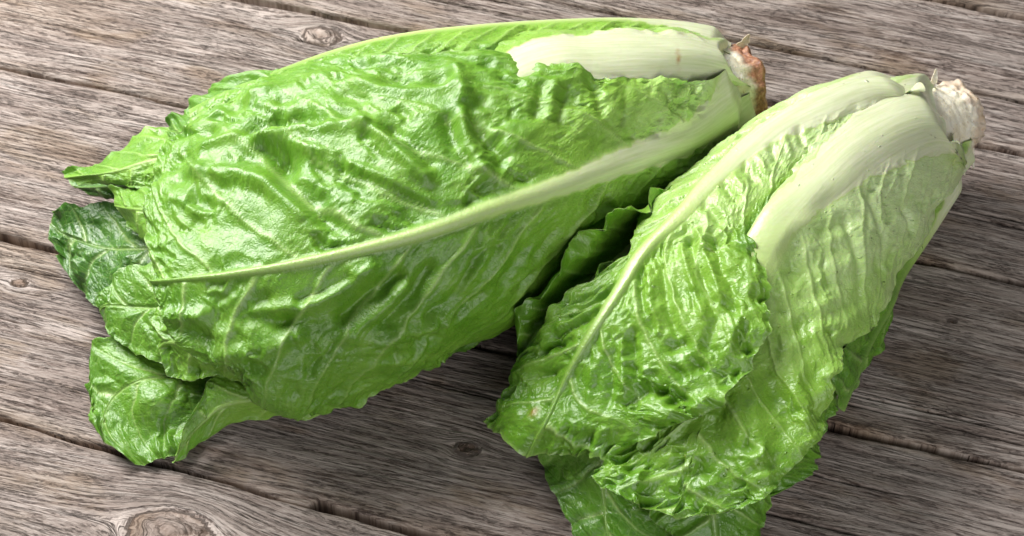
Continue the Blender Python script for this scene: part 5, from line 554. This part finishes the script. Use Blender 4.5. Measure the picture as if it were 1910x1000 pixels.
  ([(5.95,-13.72,4.32),(6.77,-14.19,4.29),(7.77,-14.28,4.64)], 0.25, 0.25),
  ([(11.61,-10.52,6.66),(12.04,-11.49,5.87)], 0.25, -0.22),
  ([(16.27,-2.61,7.11),(16.57,-2.97,6.33)], 0.2, -0.25),
],
}

def get_net(k):
    nv, nu, s = NETS[k]
    return np.array(s.split(), float).reshape(nv, nu, 3) / 100.0

def cr_w(t):
    return np.stack([-0.5 * t + t * t - 0.5 * t ** 3, 1 - 2.5 * t * t + 1.5 * t ** 3, 0.5 * t + 2 * t * t - 1.5 * t ** 3, -0.5 * t * t + 0.5 * t ** 3], -1)

def net_eval(net, V, U):
    """Catmull-Rom patch; V in 0..1, U in -1..1"""
    nv, nu, _ = net.shape
    P = np.concatenate([2 * net[:1] - net[1:2], net, 2 * net[-1:] - net[-2:-1]], 0)
    P = np.concatenate([2 * P[:, :1] - P[:, 1:2], P, 2 * P[:, -1:] - P[:, -2:-1]], 1)
    x = np.clip(V, 0, 1) * (nv - 1); y = (np.clip(U, -1, 1) + 1) / 2 * (nu - 1)
    i = np.clip(np.floor(x).astype(int), 0, nv - 2); j = np.clip(np.floor(y).astype(int), 0, nu - 2)
    wx = cr_w(x - i); wy = cr_w(y - j)
    out = np.zeros(V.shape + (3,))
    for a in range(4):
        for b in range(4):
            out += (wx[..., a] * wy[..., b])[..., None] * P[i + a, j + b]
    return out

def normals_of(P):
    a = np.gradient(P, axis=0); b = np.gradient(P, axis=1)
    n = np.cross(a, b)
    return n / (np.linalg.norm(n, axis=-1, keepdims=True) + 1e-12)

BLEMISH = [((7.15, 4.85, 8.63), (0.07, 0.55), 0.9), ((0.86, -10.52, 3.66), (0.22, 0.2), 0.7)]

def build_leaf(key, parent, res, rib=(1.0, 0.12), ribh=(0.45, 0.08), tone=0.55, pale_len=0.35, blister=0.16, pleat=0.25, ruffle=0.3,
               spacing=2.0, jag=0.05, cell=1.0, orient='out', center=None, wet=0.0, seed=1, tone_tip=0.0, ridge=1.0, inner=False, lime=0.38, ribpale=1.0, netw=0.12, limeto=0.75, petw=1.0, tipcr=0.3, basecr=0.0, ribfade=(2.0, 3.0), edgeg=0.0, vsink=0.09, crinkle=0.04, name='leaf', label=None, vk=1.0):
    net = get_net(key)
    nv, nu = res
    nv = nv // 2 * 2 + 1; half = nu // 2
    nr = max(4, int(half * 0.16)) // 2 * 2          # columns in half the midrib
    nb = (half - nr) // 2 * 2
    # first pass: real widths and length
    Vq, Uq = np.meshgrid(np.linspace(0, 1, 60), np.linspace(-1, 1, 61), indexing='ij')
    Q = net_eval(net, Vq, Uq)
    seg = np.linalg.norm(np.diff(Q, axis=1), axis=-1)
    wl = seg[:, :30].sum(1); wr = seg[:, 30:].sum(1)
    ylen = np.concatenate([[0], np.cumsum(np.linalg.norm(np.diff(Q[:, 30], axis=0), axis=-1))])
    v1 = np.linspace(0, 1, nv)
    WL = np.interp(v1, Vq[:, 0], wl); WR = np.interp(v1, Vq[:, 0], wr); YL = np.interp(v1, Vq[:, 0], ylen); LEN = ylen[-1]
    rv = rib[1] + (rib[0] - rib[1]) * (1 - v1) ** 1.6
    rv = np.minimum(rv, 0.42 * np.minimum(WL, WR))
    # parameter grid
    q = np.concatenate([-np.linspace(1, 0, nb + 1)[:-1], np.zeros(2 * nr + 1), np.linspace(0, 1, nb + 1)[1:]])
    c = np.linspace(-1, 1, 2 * nr + 1)
    U = np.zeros((nv, 2 * nb + 2 * nr + 1))
    c0, c1 = nb, nb + 2 * nr
    fl = (rv / WL)[:, None]; fr = (rv / WR)[:, None]
    U[:, c0:c1 + 1] = np.where(c < 0, c * fl, c * fr)
    U[:, :c0] = -(fl + (1 - fl) * np.linspace(1, 0, nb + 1)[None, :-1])
    U[:, c1 + 1:] = fr + (1 - fr) * np.linspace(0, 1, nb + 1)[None, 1:]
    Vg = np.repeat(v1[:, None], U.shape[1], 1)
    # ragged margin
    y0 = YL[:, None]
    def tooth(s, sd):
        return 0.7 * np.abs(pnoise(s * 0.5, 0 * s + sd, sd)) ** 0.8 + 0.35 * np.abs(pnoise(s * 1.1, 0 * s + sd, sd + 3)) + 0.06 * np.abs(pnoise(s * 4.0, 0 * s + sd, sd + 5))
    ej = jag * 2.2 * sstep(0.1, 0.3, Vg)
    je = np.where(U < 0, tooth(y0, seed) / np.maximum(WL[:, None], 1) * 3, tooth(y0, seed + 40) / np.maximum(WR[:, None], 1) * 3)
    U2 = U * (1 - ej * je * np.abs(U) ** 3)
    Xa = np.where(U < 0, U * WL[:, None], U * WR[:, None])
    V2 = Vg * (1 - jag * 5.0 / LEN * tooth(Xa, seed + 80) * Vg ** 4)
    P = net_eval(net, V2, U2)
    X = Xa; Y = np.repeat(YL[:, None], U.shape[1], 1); aX = np.abs(X); aU = np.abs(U)
    side = np.where(X < 0, 0, 1)
    Wd = np.where(X < 0, WL[:, None], WR[:, None])
    N = normals_of(P)
    cen = np.asarray(center if center is not None else P.mean((0, 1)), float)
    if orient == 'out':
        # outward from the head's axis (cm line given by two points)
        p0, p1 = np.asarray(center[0]), np.asarray(center[1]); d = (p1 - p0) / np.linalg.norm(p1 - p0)
        rel = P - p0; rad = rel - (rel @ d)[..., None] * d
        s = np.sign((N * rad).sum(-1).mean())
    else:
        s = np.sign(N[..., 2].mean())
    N = N * s
    # ---- relief
    wx = X + 0.13 * fbm(X * 0.5, Y * 0.5, seed + 7, 3); wy = Y + 0.13 * fbm(X * 0.5, Y * 0.5, seed + 8, 3)
    S = wy - vk * (1 - 0.65 * sstep(0.55, 1.0, Vg)) * (0.95 * np.abs(wx) + 0.035 * wx * wx)       # constant along a side vein
    ph = S / spacing + side * 0.47 + 0.25 * pnoise(S * 0.3, 0 * S + side * 9, seed + 11)
    fr_ = ph - np.round(ph); vd = np.abs(fr_) * spacing * 0.72
    vid = np.round(ph).astype(np.int64)
    rv2 = rv[:, None]
    ribm = np.exp(-np.clip(aX / rv2, 0, 9) ** 4 * 0.9) * (1 - sstep(ribfade[0], ribfade[1], Vg))
    fade = np.clip(1 - aX / (Wd * 0.95), 0, 1)
    vw = 0.035 + 0.085 * fade * (0.5 + 0.5 * rnd(vid, side.astype(np.int64), seed))
    veinm = np.exp(-(vd / vw) ** 2) * (0.25 + 0.75 * fade) * sstep(0.02, 0.12, Vg)
    # branch veins from the side veins
    S2 = wy + 0.55 * np.abs(wx); ph2 = S2 / (spacing * 0.45) + 0.3 * pnoise(S2, S, seed + 13)
    v2 = np.abs(ph2 - np.round(ph2)) * spacing * 0.4
    brm = np.exp(-(v2 / 0.03) ** 2) * 0.15 * sstep(0.2, 0.5, aU)
    awake = sstep(0.9, 1.9, aX / rv2) * sstep(0.03, 0.22, Vg)
    awake = np.maximum(awake, sstep(ribfade[0], ribfade[1], Vg))    # relief dies out at the rib and the base
    qx = wx + 0.35 * fbm(X * 0.9, Y * 0.9, seed + 91, 2); qy = 0.5 * wy + 0.5 * S + 0.35 * fbm(X * 0.9, Y * 0.9, seed + 92, 2)
    f1, f2, cid = worley(qx / (cell * 1.25) + 31 * seed, qy / (cell * 0.95), seed + 2)
    g1, g2, gid = worley(qx / (cell * .58) + 13 * seed, qy / (cell * .52), seed + 4)
    pil = np.clip((f2 - f1) / 0.75, 0, 1) ** 0.75
    pil2 = np.clip((g2 - g1) / 0.75, 0, 1) ** 0.8
    blis = -blister * (np.maximum(cid * 1.9 - 0.55, -0.15)) * pil * 1.5 - 0.5 * blister * (gid * 1.7 - 0.4) * pil2
    blis = blis * (0.30 + 1.1 * sstep(-0.5, 0.6, fbm(X / 3.2, Y / 3.2, seed + 41, 2))) * (1 + tipcr * sstep(0.55, 0.95, Vg) + basecr * (1 - sstep(0.15, 0.42, Vg)))
    nearv = 1 - np.exp(-(vd / 0.30) ** 2)
    kb_ = sstep(0.15, 0.6, Vg)
    prof = (1 - kb_) * np.exp(-(aX / (1.15 * rv2)) ** 2) + kb_ * (0.7 * np.clip(1 - (aX / (1.05 * rv2)) ** 2, 0, 1) ** 0.8 + 0.3 * np.exp(-(aX / (1.8 * rv2)) ** 2))
    D = ridge * (ribh[1] + (ribh[0] - ribh[1]) * (1 - Vg)) * prof * (1 - sstep(ribfade[0], ribfade[1], Vg))
    D = D + 0.010 * ridge * (1 - Vg) * pnoise(X * 3.0, Y * 0.25, seed + 71) * (aX < 1.1 * rv2)
    D = D - 0.5 * (1 - sstep(0.0, 0.06, Vg)) * (orient == 'out')
    D = D + awake * (blis * (0.35 + 0.65 * nearv))
    D = D + 0.07 * veinm * awake + 0.03 * brm * awake
    # troughs beside the side veins and long pleats running with them
    D = D - 0.05 * pleat / .25 * awake * np.exp(-((vd - 0.28) / 0.2) ** 2)
    iv = np.floor(ph).astype(np.int64); ira = rnd(iv, side.astype(np.int64) + 3, seed + 2)
    D = D - vsink * awake * (0.15 + 1.1 * ira) * np.abs(np.sin(np.pi * ph)) ** 0.8 * sstep(0.0, 0.35, aU) * (0.55 + 0.6 * pnoise(aX / 2.2 + 7 * ira, ira * 50, seed + 24))
    crk = (1 - np.abs(pnoise(wx * 1.6, S * 2.2, seed + 61))) ** 3 + 0.6 * (1 - np.abs(pnoise(wx * 3.4, S * 4.2, seed + 62))) ** 3
    D = D + crinkle * awake * (crk - 0.6) * sstep(-0.6, 0.5, pnoise(X / 2.5, Y / 2.5, seed + 63))
    pn = pnoise(S / (spacing * 1.1), np.abs(wx) / 6.0 + side * 20, seed + 21)
    pn2 = pnoise(S / (spacing * 0.5), np.abs(wx) / 2.5 + side * 20, seed + 22)
    D = D + pleat * awake * ((1.0 - 2.0 * np.abs(pn)) * 0.8 + 0.35 * pn2) * (0.30 + 0.70 * aU)
    D = D + 0.18 * awake * fbm(X / 3.5, Y / 3.5, seed + 23, 2)
    for pl, fw, fh in FOLDS.get(key, ()):
        pl = np.array(pl); d2 = np.full(X.shape, 1e9)
        for pa, pb in zip(pl[:-1], pl[1:]):
            ab = pb - pa; tt = np.clip(((P - pa) @ ab) / (ab @ ab + 1e-9), 0, 1)
            d2 = np.minimum(d2, ((P - pa - tt[..., None] * ab) ** 2).sum(-1))
        dd = np.sqrt(d2) + 0.10 * fw * fbm(X * 1.2, Y * 1.2, seed + 51, 2)
        D = D + fh * np.exp(-(dd / fw) ** 2) * sstep(0.9, 1.6, aX / rv2)
    edge_s = Y + 0.3 * X
    ru = sstep(0.74, 1.0, aU) ** 1.5 * sstep(0.08, 0.35, Vg)
    tu = sstep(0.80, 1.0, Vg) ** 1.5
    D = D + ruffle * (ru * fbm(edge_s / 1.9, side * 30.0, seed + 31, 3, 0.45) + tu * fbm(X / 1.6, 0 * X, seed + 33, 3, 0.55) * 0.8)
    if inner: D = -D * 0.9 + 0.0
    P = P + N * D[..., None]
    floor_z = 0.10
    P[..., 2] = np.where(P[..., 2] < floor_z + 0.25, floor_z + 0.25 * np.exp((np.minimum(P[..., 2], floor_z + .25) - floor_z - 0.25) / 0.25), P[..., 2])
    N2 = normals_of(P) * s
    # ---- pigment
    basew = 1 - sstep(pale_len * 0.35, pale_len, Vg + 0.10 * pnoise(X * .8, Y * .25, seed + 3) - 0.0 * X)
    petiole = sstep(2.4, 0.9, aX / rv2)
    rb = rv2 * (0.9 + 1.3 * petw * (1 - sstep(0.02, pale_len, Vg))) * (1 + 0.22 * pnoise(Y * 1.4, side * 9.0 + seed, seed + 3) + 0.10 * pnoise(Y * 4.0, side * 9.0 + seed, seed + 5))
    pet = sstep(rb + 0.16, rb - 0.08, aX) * (1 - 0.9 * sstep(pale_len * 0.5, pale_len * 1.6, Vg)) * (1 - sstep(ribfade[0], ribfade[1], Vg))
    allb = 1 - sstep(0.05, 0.15, Vg + 0.04 * pnoise(X * 1.5, Y * .5, seed + 6))
    pale = np.clip(np.maximum(np.maximum(ribpale * ribm * (0.50 + 0.40 * (1 - Vg)) * (1 - 0.85 * sstep(0.50, 0.95, Vg)), pet), allb), 0, 1)
    ton = tone + lime * (1 - sstep(0.08, limeto, Vg)) - edgeg * sstep(0.60, 0.92, U) * (1 - sstep(0.42, 0.60, Vg)) * sstep(0.03, 0.15, Vg) + tone_tip * Vg + 0.10 * (1 - aU) * 0
    ton = ton - 0.10 * pil * awake * (cid - 0.3)
    vein = np.clip(veinm * awake + brm * awake, 0, 1) 
    vein = np.maximum(vein, 0.55 * np.clip(np.maximum(sstep(0.985, 1.0, aU), sstep(0.988, 1.0, Vg)), 0, 1))
    lc = np.stack([X + 23.0 * seed, Y, np.full_like(X, 3.7 * seed)], -1)
    bl = np.zeros_like(X)
    for bp, (sx, sy), amt in BLEMISH:
        e = P - np.array(bp)
        k = amt * np.exp(-(e[..., 0] / sx) ** 2 - (e[..., 1] / sy) ** 2 - (e[..., 2] / 1.0) ** 2)
        bl = np.maximum(bl, k * np.clip(0.5 + pnoise(X * 3, Y * 3, 5), 0, 1))
    wetf = np.full_like(X, wet); netf = np.full_like(X, netw)
    thick = 0.035 + 0.25 * np.exp(-(aX / rv2) ** 2) * (1 - Vg)
    Bk = P - N2 * thick[..., None]
    if key[1:] not in ('1', '2') and False: pass

    def part(nm, par, ranges):
        vs, fs, ns, at = [], [], [], {k: [] for k in ('lc', 'tone', 'pale', 'vein', 'blemish', 'wet', 'netw')}
        off = 0
        for a, b in ranges:
            sl = (slice(None), slice(a, b + 1)); sb = (slice(None, None, 2), slice(a, b + 1, 2))
            m, n = P[sl].shape[:2]; mb, nbk = P[sb].shape[:2]
            fi = np.arange(m * n).reshape(m, n) + off; bi = np.arange(mb * nbk).reshape(mb, nbk) + off + m * n
            f = np.stack([fi[:-1, :-1], fi[1:, :-1], fi[1:, 1:], fi[:-1, 1:]], -1).reshape(-1, 4)
            k = np.stack([bi[:-1, :-1], bi[:-1, 1:], bi[1:, 1:], bi[1:, :-1]], -1).reshape(-1, 4)
            rims = []
            def rim(fe, be): rims.append(np.stack([fe[:-1], fe[1:], be[1:], be[:-1]], -1))
            if a == 0: rim(fi[::2, 0], bi[:, 0])
            if b == P.shape[1] - 1: rim(fi[::2, -1][::-1], bi[:, -1][::-1])
            rim(fi[-1, ::2], bi[-1, :]); rim(fi[0, ::2][::-1], bi[0, :][::-1])
            ff = np.concatenate([f, k] + rims)
            if s < 0: ff = ff[:, ::-1]
            fs.append(ff); vs.append(P[sl].reshape(-1, 3)); vs.append(Bk[sb].reshape(-1, 3))
            ns.append(N2[sl].reshape(-1, 3)); ns.append(-N2[sb].reshape(-1, 3))
            for kk, arr in (('lc', lc), ('tone', ton), ('pale', pale), ('vein', vein), ('blemish', bl), ('wet', wetf), ('netw', netf)):
                for ss in (sl, sb):
                    at[kk].append(arr[ss].reshape(-1, 3) if kk == 'lc' else arr[ss].ravel())
            off += m * n + mb * nbk
        return mesh_obj(nm, np.concatenate(vs), np.concatenate(fs), M_LEAF, par, {k: np.concatenate(v) for k, v in at.items()}, np.concatenate(ns))
    leaf = part(name, parent, [(0, c0), (c1, P.shape[1] - 1)])
    part('midrib', leaf, [(c0, c1)])
    if label: leaf['label'] = label
    return leaf

def build_stem(parent, end, d, r, length, seed, brown_amt, brown_side):
    end = np.array(end, float); d = np.array(d, float); d /= np.linalg.norm(d)
    side = np.cross(d, [0, 0, 1]); side /= np.linalg.norm(side); up = np.cross(side, d)
    na, nl = 120, 70
    th = np.linspace(0, 2 * np.pi, na + 1)[:-1]
    S, T = np.meshgrid(np.linspace(-2.6, length, nl), th, indexing='ij')
    cx, cy = np.cos(T), np.sin(T)
    k = (S + 2.6) / (length + 2.6)
    R = r * (1.42 - 0.46 * np.clip(k * 1.25, 0, 1) ** 0.8) + 0.10 * fbm(cx * 2 + seed, cy * 2 + S * 0.6, seed, 4) + 0.06 * np.abs(pnoise(T * 5 / 6.283 * 2, S * 2.2, seed + 2))
    R = R + 0.10 * (np.mod(S * 1.1 + 0.35 * np.sin(T * 2 + seed), 1.0) - .5) * sstep(-1.0, 0.4, S)
    R = R - 0.10 * sstep(length - 0.2, length, S) ** 2 + 0.10 * fbm(cx * 4 + 9, cy * 4 + S * 3, seed + 12, 3) * sstep(-0.6, 0.2, S)
    tilt = 0.18 * cy * 0 + 0.16 * fbm(cx * 1.3, cy * 1.3, seed + 5, 3)
    Sx = S + tilt * sstep(length - 1.0, length, S)
    P = end + d * Sx[..., None] + side * (R * cx)[..., None] + up * (R * cy)[..., None]
    idx = np.arange(nl * na).reshape(nl, na); nx = np.roll(idx, -1, 1)
    F = np.stack([idx[:-1], nx[:-1], nx[1:], idx[1:]], -1).reshape(-1, 4)
    lc = np.stack([T * r, S, 0 * T + seed], -1)
    bl = brown_amt * sstep(length - 0.95, length - 0.45, S + 0.35 * fbm(cx * 2.5, cy * 2.5, seed + 6, 3)) 
    o = mesh_obj('stem', P.reshape(-1, 3), F[:, ::-1], M_STEM, parent, dict(lc=lc.reshape(-1, 3), blemish=np.clip(bl, 0, 1).ravel()))
    # cut face: rough domed disc closing the stem
    rim = P[-1]; nring = 14
    cpt = rim.mean(0); V = []; B = []
    for j in range(nring + 1):
        f = 1 - j / nring
        dome = 0.28 * (1 - f * f) + 0.09 * fbm(np.cos(th) * f * 4, np.sin(th) * f * 4, seed + 9, 3) * (1 - f ** 6)
        V.append(cpt + (rim - cpt) * f + d * dome[:, None]); B.append(brown_side * np.clip(0.8 + fbm(np.cos(th) * f * 2, np.sin(th) * f * 2, seed + 10, 3), 0, 1))
    V = np.array(V); idx = np.arange((nring + 1) * na).reshape(nring + 1, na); nx = np.roll(idx, -1, 1)
    F = np.stack([idx[:-1], nx[:-1], nx[1:], idx[1:]], -1).reshape(-1, 4)
    lc = np.stack([V[..., 0], V[..., 1], V[..., 2]], -1)
    mesh_obj('cut_face', V.reshape(-1, 3), F[:, ::-1], M_STEM, o, dict(lc=lc.reshape(-1, 3), blemish=np.array(B).ravel()))
    return o, (end, d, side, up)

def build_scrap(parent, base, tip, width, seed, brown=0.0, bend=(0, 0, 0)):
    """torn scrap of a leaf base: a thin curled tapering flake"""
    base = np.array(base, float); tip = np.array(tip, float); bend = np.array(bend, float)
    d = tip - base; w = np.cross(d, [0.3, -0.6, 0.7]); w /= np.linalg.norm(w); n = np.cross(w, d); n /= np.linalg.norm(n)
    na, nb = 15, 7
    V, U = np.meshgrid(np.linspace(0, 1, na), np.linspace(-1, 1, nb), indexing='ij')
    ww = width * (1 - V) ** 0.7 * (1 + 0.5 * pnoise(V * 4, U * 2, seed)) + 0.02
    P = base + d * V[..., None] + bend * (V * (1 - V) * 4)[..., None] + w * (U * ww)[..., None] + n * (0.35 * width * U * U + 0.05 * pnoise(V * 5, U, seed + 1))[..., None]
    Q = P - n * 0.06
    m = na * nb; idx = np.arange(m).reshape(na, nb)
    f = np.stack([idx[:-1, :-1], idx[1:, :-1], idx[1:, 1:], idx[:-1, 1:]], -1).reshape(-1, 4)
    ring = np.concatenate([idx[:, 0], idx[-1, 1:], idx[::-1, -1][1:], idx[0, ::-1][1:]])
    r = np.stack([ring[:-1], ring[1:], ring[1:] + m, ring[:-1] + m], -1)
    F = np.concatenate([f, f[:, ::-1] + m, r])
    lc = np.stack([U * width * 3, V * 2, 0 * U + seed], -1).reshape(-1, 3)
    mesh_obj('torn_scrap', np.concatenate([P.reshape(-1, 3), Q.reshape(-1, 3)]), F, M_STEM, parent, dict(lc=np.concatenate([lc, lc]), blemish=np.full(2 * m, brown)))

CA = ((10.5, 7.1, 4.3), (-18.0, -0.5, 4.0))
CB = ((19.8, 5.5, 3.9), (4.0, -12.5, 3.0))
headA = thing('romaine_lettuce', (0, 0, 0), 'larger romaine head on the left, long darker outer leaf with full-length midrib, red-brown cut stem', 'lettuce')
headB = thing('romaine_lettuce', (0, 0, 0), 'smaller paler romaine head on the right, wet crinkled leaves, white stem with torn shreds', 'lettuce')
headA['group'] = headB['group'] = 'romaine lettuce heads on the planks'

def LA(k, res, seed, **kw): return build_leaf(k, headA, res, center=CA, seed=seed, **kw)
def LB(k, res, seed, **kw): return build_leaf(k, headB, res, center=CB, seed=seed, **kw)

LA('A1', (330, 240), 3, basecr=.7, petw=1.0, ribpale=.72, rib=(0.9, 0.05), ribh=(0.42, 0.07), tone=0.60, pale_len=0.40, blister=0.135, pleat=0.08, ruffle=0.25, spacing=3.2, vk=1.25, lime=.55, limeto=.5, jag=0.09, crinkle=.055, cell=0.95, label='big green outer leaf on top with long pale midrib')
LA('A2', (150, 90), 4, rib=(1.9, 0.4), ribh=(0.45, 0.1), tone=0.72, pale_len=0.75, blister=0.10, pleat=0.1, ruffle=0.1, label='leaf with broad white midrib and a rusty scratch')
LA('A3', (220, 120), 5, edgeg=.45, lime=.28, rib=(1.0, 0.4), ribh=(0.3, 0.1), tone=0.62, pale_len=0.25, blister=0.13, pleat=0.1, ruffle=0.25, spacing=1.4, cell=0.55, jag=0.05)
LA('A4', (110, 90), 6, rib=(.3, .06), ribh=(.1, .04), ribpale=.35, lime=.1, tone=0.48, pale_len=0.1, ruffle=0.35)
LA('A5', (110, 80), 7, rib=(.3, .06), ribh=(.1, .04), ribpale=.35, lime=.1, tone=0.62, pale_len=0.1, blister=0.08, pleat=0.05, ruffle=0.35, orient='up', cell=0.8, jag=0.08)
LA('A5b', (80, 60), 8, rib=(.3, .06), ribh=(.1, .04), ribpale=.35, lime=.1, tone=0.36, pale_len=0.1, blister=0.07, pleat=0.1, ruffle=0.3, orient='up')
LA('A6', (80, 70), 9, rib=(.3, .06), ribh=(.1, .04), ribpale=.35, lime=.1, tone=0.62, pale_len=0.1, blister=0.1, pleat=0.12, ruffle=0.35, orient='up', cell=0.7, jag=0.08)
LA('A7', (120, 110), 10, rib=(.14, .04), ribh=(.07, .03), ribpale=.25, lime=.1, tone=0.28, pale_len=0.05, blister=0.14, pleat=0.12, ruffle=0.4, orient='up', inner=True, netw=0.8, crinkle=0.03, vsink=.07, spacing=2.4, cell=1, wet=.3, label='dark green lowest leaf tip', jag=0.1)
LA('A8', (120, 110), 11, rib=(.14, .04), ribh=(.07, .03), ribpale=.25, lime=.1, tone=0.5, pale_len=0.05, blister=0.14, pleat=0.12, ruffle=0.35, orient='up', inner=True, netw=0.8, crinkle=0.03, vsink=.07, spacing=2.4, cell=1, wet=.2, jag=0.09)
LA('A9', (150, 140), 12, rib=(.14, .04), ribh=(.07, .03), ribpale=.25, lime=.1, tone=0.54, pale_len=0.05, blister=0.15, pleat=0.1, ruffle=0.4, orient='up', inner=True, netw=0.8, crinkle=0.03, vsink=.07, spacing=2.4, cell=1, jag=0.13)
LA('A9b', (90, 80), 13, rib=(.2, .05), ribh=(.06, .03), ribpale=.3, lime=.1, tone=0.66, pale_len=0.05, blister=0.05, pleat=0.08, ruffle=0.25, orient='up', jag=0.08)
LA('A10', (80, 80), 14, rib=(.3, .06), ribh=(.1, .04), ribpale=.35, lime=.1, tone=0.62, pale_len=0.05, blister=0.12, pleat=0.1, ruffle=0.35, orient='up', jag=0.1, cell=0.8)
LA('A11', (150, 100), 15, tone=0.40, pale_len=0.35, blister=0.16, ruffle=0.4)
for k in (12, 13, 14): LA('A%d' % k, (80, 60), k + 10, tone=0.5, pale_len=0.4)
for k in (15, 16, 17): LA('A%d' % k, (80, 60), k + 10, tone=0.5, pale_len=0.2, ruffle=.35)

LB('B1', (330, 240), 41, ribpale=.7, tipcr=.8, rib=(0.92, 0.06), ribh=(0.32, 0.09), tone=0.62, lime=.62, pale_len=0.42, blister=0.13, pleat=0.05, vsink=.06, crinkle=.035, ruffle=0.5, spacing=2.5, vk=1.45, limeto=.85, edgeg=.48, jag=0.14, cell=0.8, wet=0.7, label='pale green outer leaf with midrib along the left flank')
LB('B2', (330, 240), 42, ribpale=.9, ribfade=(.38, .62), tipcr=1.5, rib=(1.7, 0.08), ribh=(0.40, 0.08), tone=0.62, lime=.68, pale_len=0.40, blister=0.09, pleat=0.05, vsink=.04, crinkle=.025, ruffle=0.4, spacing=2.1, vk=1.45, limeto=.95, jag=0.13, cell=0.7, wet=0.8, label='outer leaf with very broad white rib on the right')
LB('B3', (200, 100), 43, tone=0.58, pale_len=0.2, blister=0.12, ruffle=0.85, jag=0.09, wet=.3, label='darker ruffled leaf edge beneath')
LB('B4', (130, 110), 44, rib=(.3, .06), ribh=(.1, .04), ribpale=.35, lime=.1, tone=0.5, pale_len=0.1, ruffle=0.3, wet=.6, blister=0.15, cell=0.8, jag=0.1)
LB('B5', (120, 110), 45, rib=(.14, .04), ribh=(.07, .03), ribpale=.25, lime=.1, tone=0.42, pale_len=0.05, ruffle=0.4, jag=.1, orient='up', inner=True, netw=.8, wet=.5, label='dark green leaf tip at the near end', blister=0.15, crinkle=0.03, cell=0.9)
LB('B6', (110, 100), 46, rib=(.3, .06), ribh=(.1, .04), ribpale=.35, lime=.1, tone=0.5, pale_len=0.05, ruffle=0.4, orient='up', wet=.6, blister=0.16, jag=0.1, cell=0.8)
LB('B7', (140, 100), 47, rib=(.5, .1), tone=0.5, pale_len=0.2, ruffle=0.3, blister=0.15, cell=.6, wet=.5, ribpale=0.2, jag=0.1)
for k in (8, 9): LB('B%d' % k, (80, 60), k + 40, tone=0.5, pale_len=0.4)
LB('B13', (110, 110), 54, rib=(.25, .05), ribh=(.08, .03), ribpale=.4, lime=.1, tone=0.42, pale_len=.05, ruffle=.3, jag=.1, orient='up', inner=True, netw=.8, wet=.5)
LB('B10', (120, 80), 50, rib=(1.2, .2), tone=0.62, pale_len=0.6, ruffle=.2, wet=.4)
for k in (11, 12): LB('B%d' % k, (80, 60), k + 40, tone=0.45, pale_len=0.2, ruffle=.35)

sa, fa = build_stem(headA, (10.55, 7.15, 4.25), (0.936, 0.352, 0.0), 2.0, 0.35, 3, 0.95, 1.0)
sb, fb = build_stem(headB, (19.82, 5.54, 3.95), (0.848, 0.531, 0.0), 1.6, 0.75, 8, 0.45, 0.6)
def scraps(stem, fr, r, lst):
    end, d, side, up = fr
    for i, (s0, ang, s1, out, w, br, seed) in enumerate(lst):
        a = math.radians(ang); rad = side * math.cos(a) + up * math.sin(a)
        build_scrap(stem, end + d * s0 + rad * (r * 0.98), end + d * s1 + rad * (r + out), w, seed, br)
scraps(sa, fa, 2.0, [(0.0, 112, 0.45, 0.5, .25, .35, 1), (-1.0, 120, -0.8, 0.2, .12, .1, 2), (-1.5, 118, -1.6, 0.2, .1, .05, 3)])
scraps(sb, fb, 1.8, [(-0.5, 128, -0.1, 0.6, .16, .0, 6), (0.3, -75, -.3, .6, .10, .0, 9), (0.6, -50, .3, 0.9, .05, .0, 10), (0.1, -60, 0.1, 1.2, .05, .0, 11)])
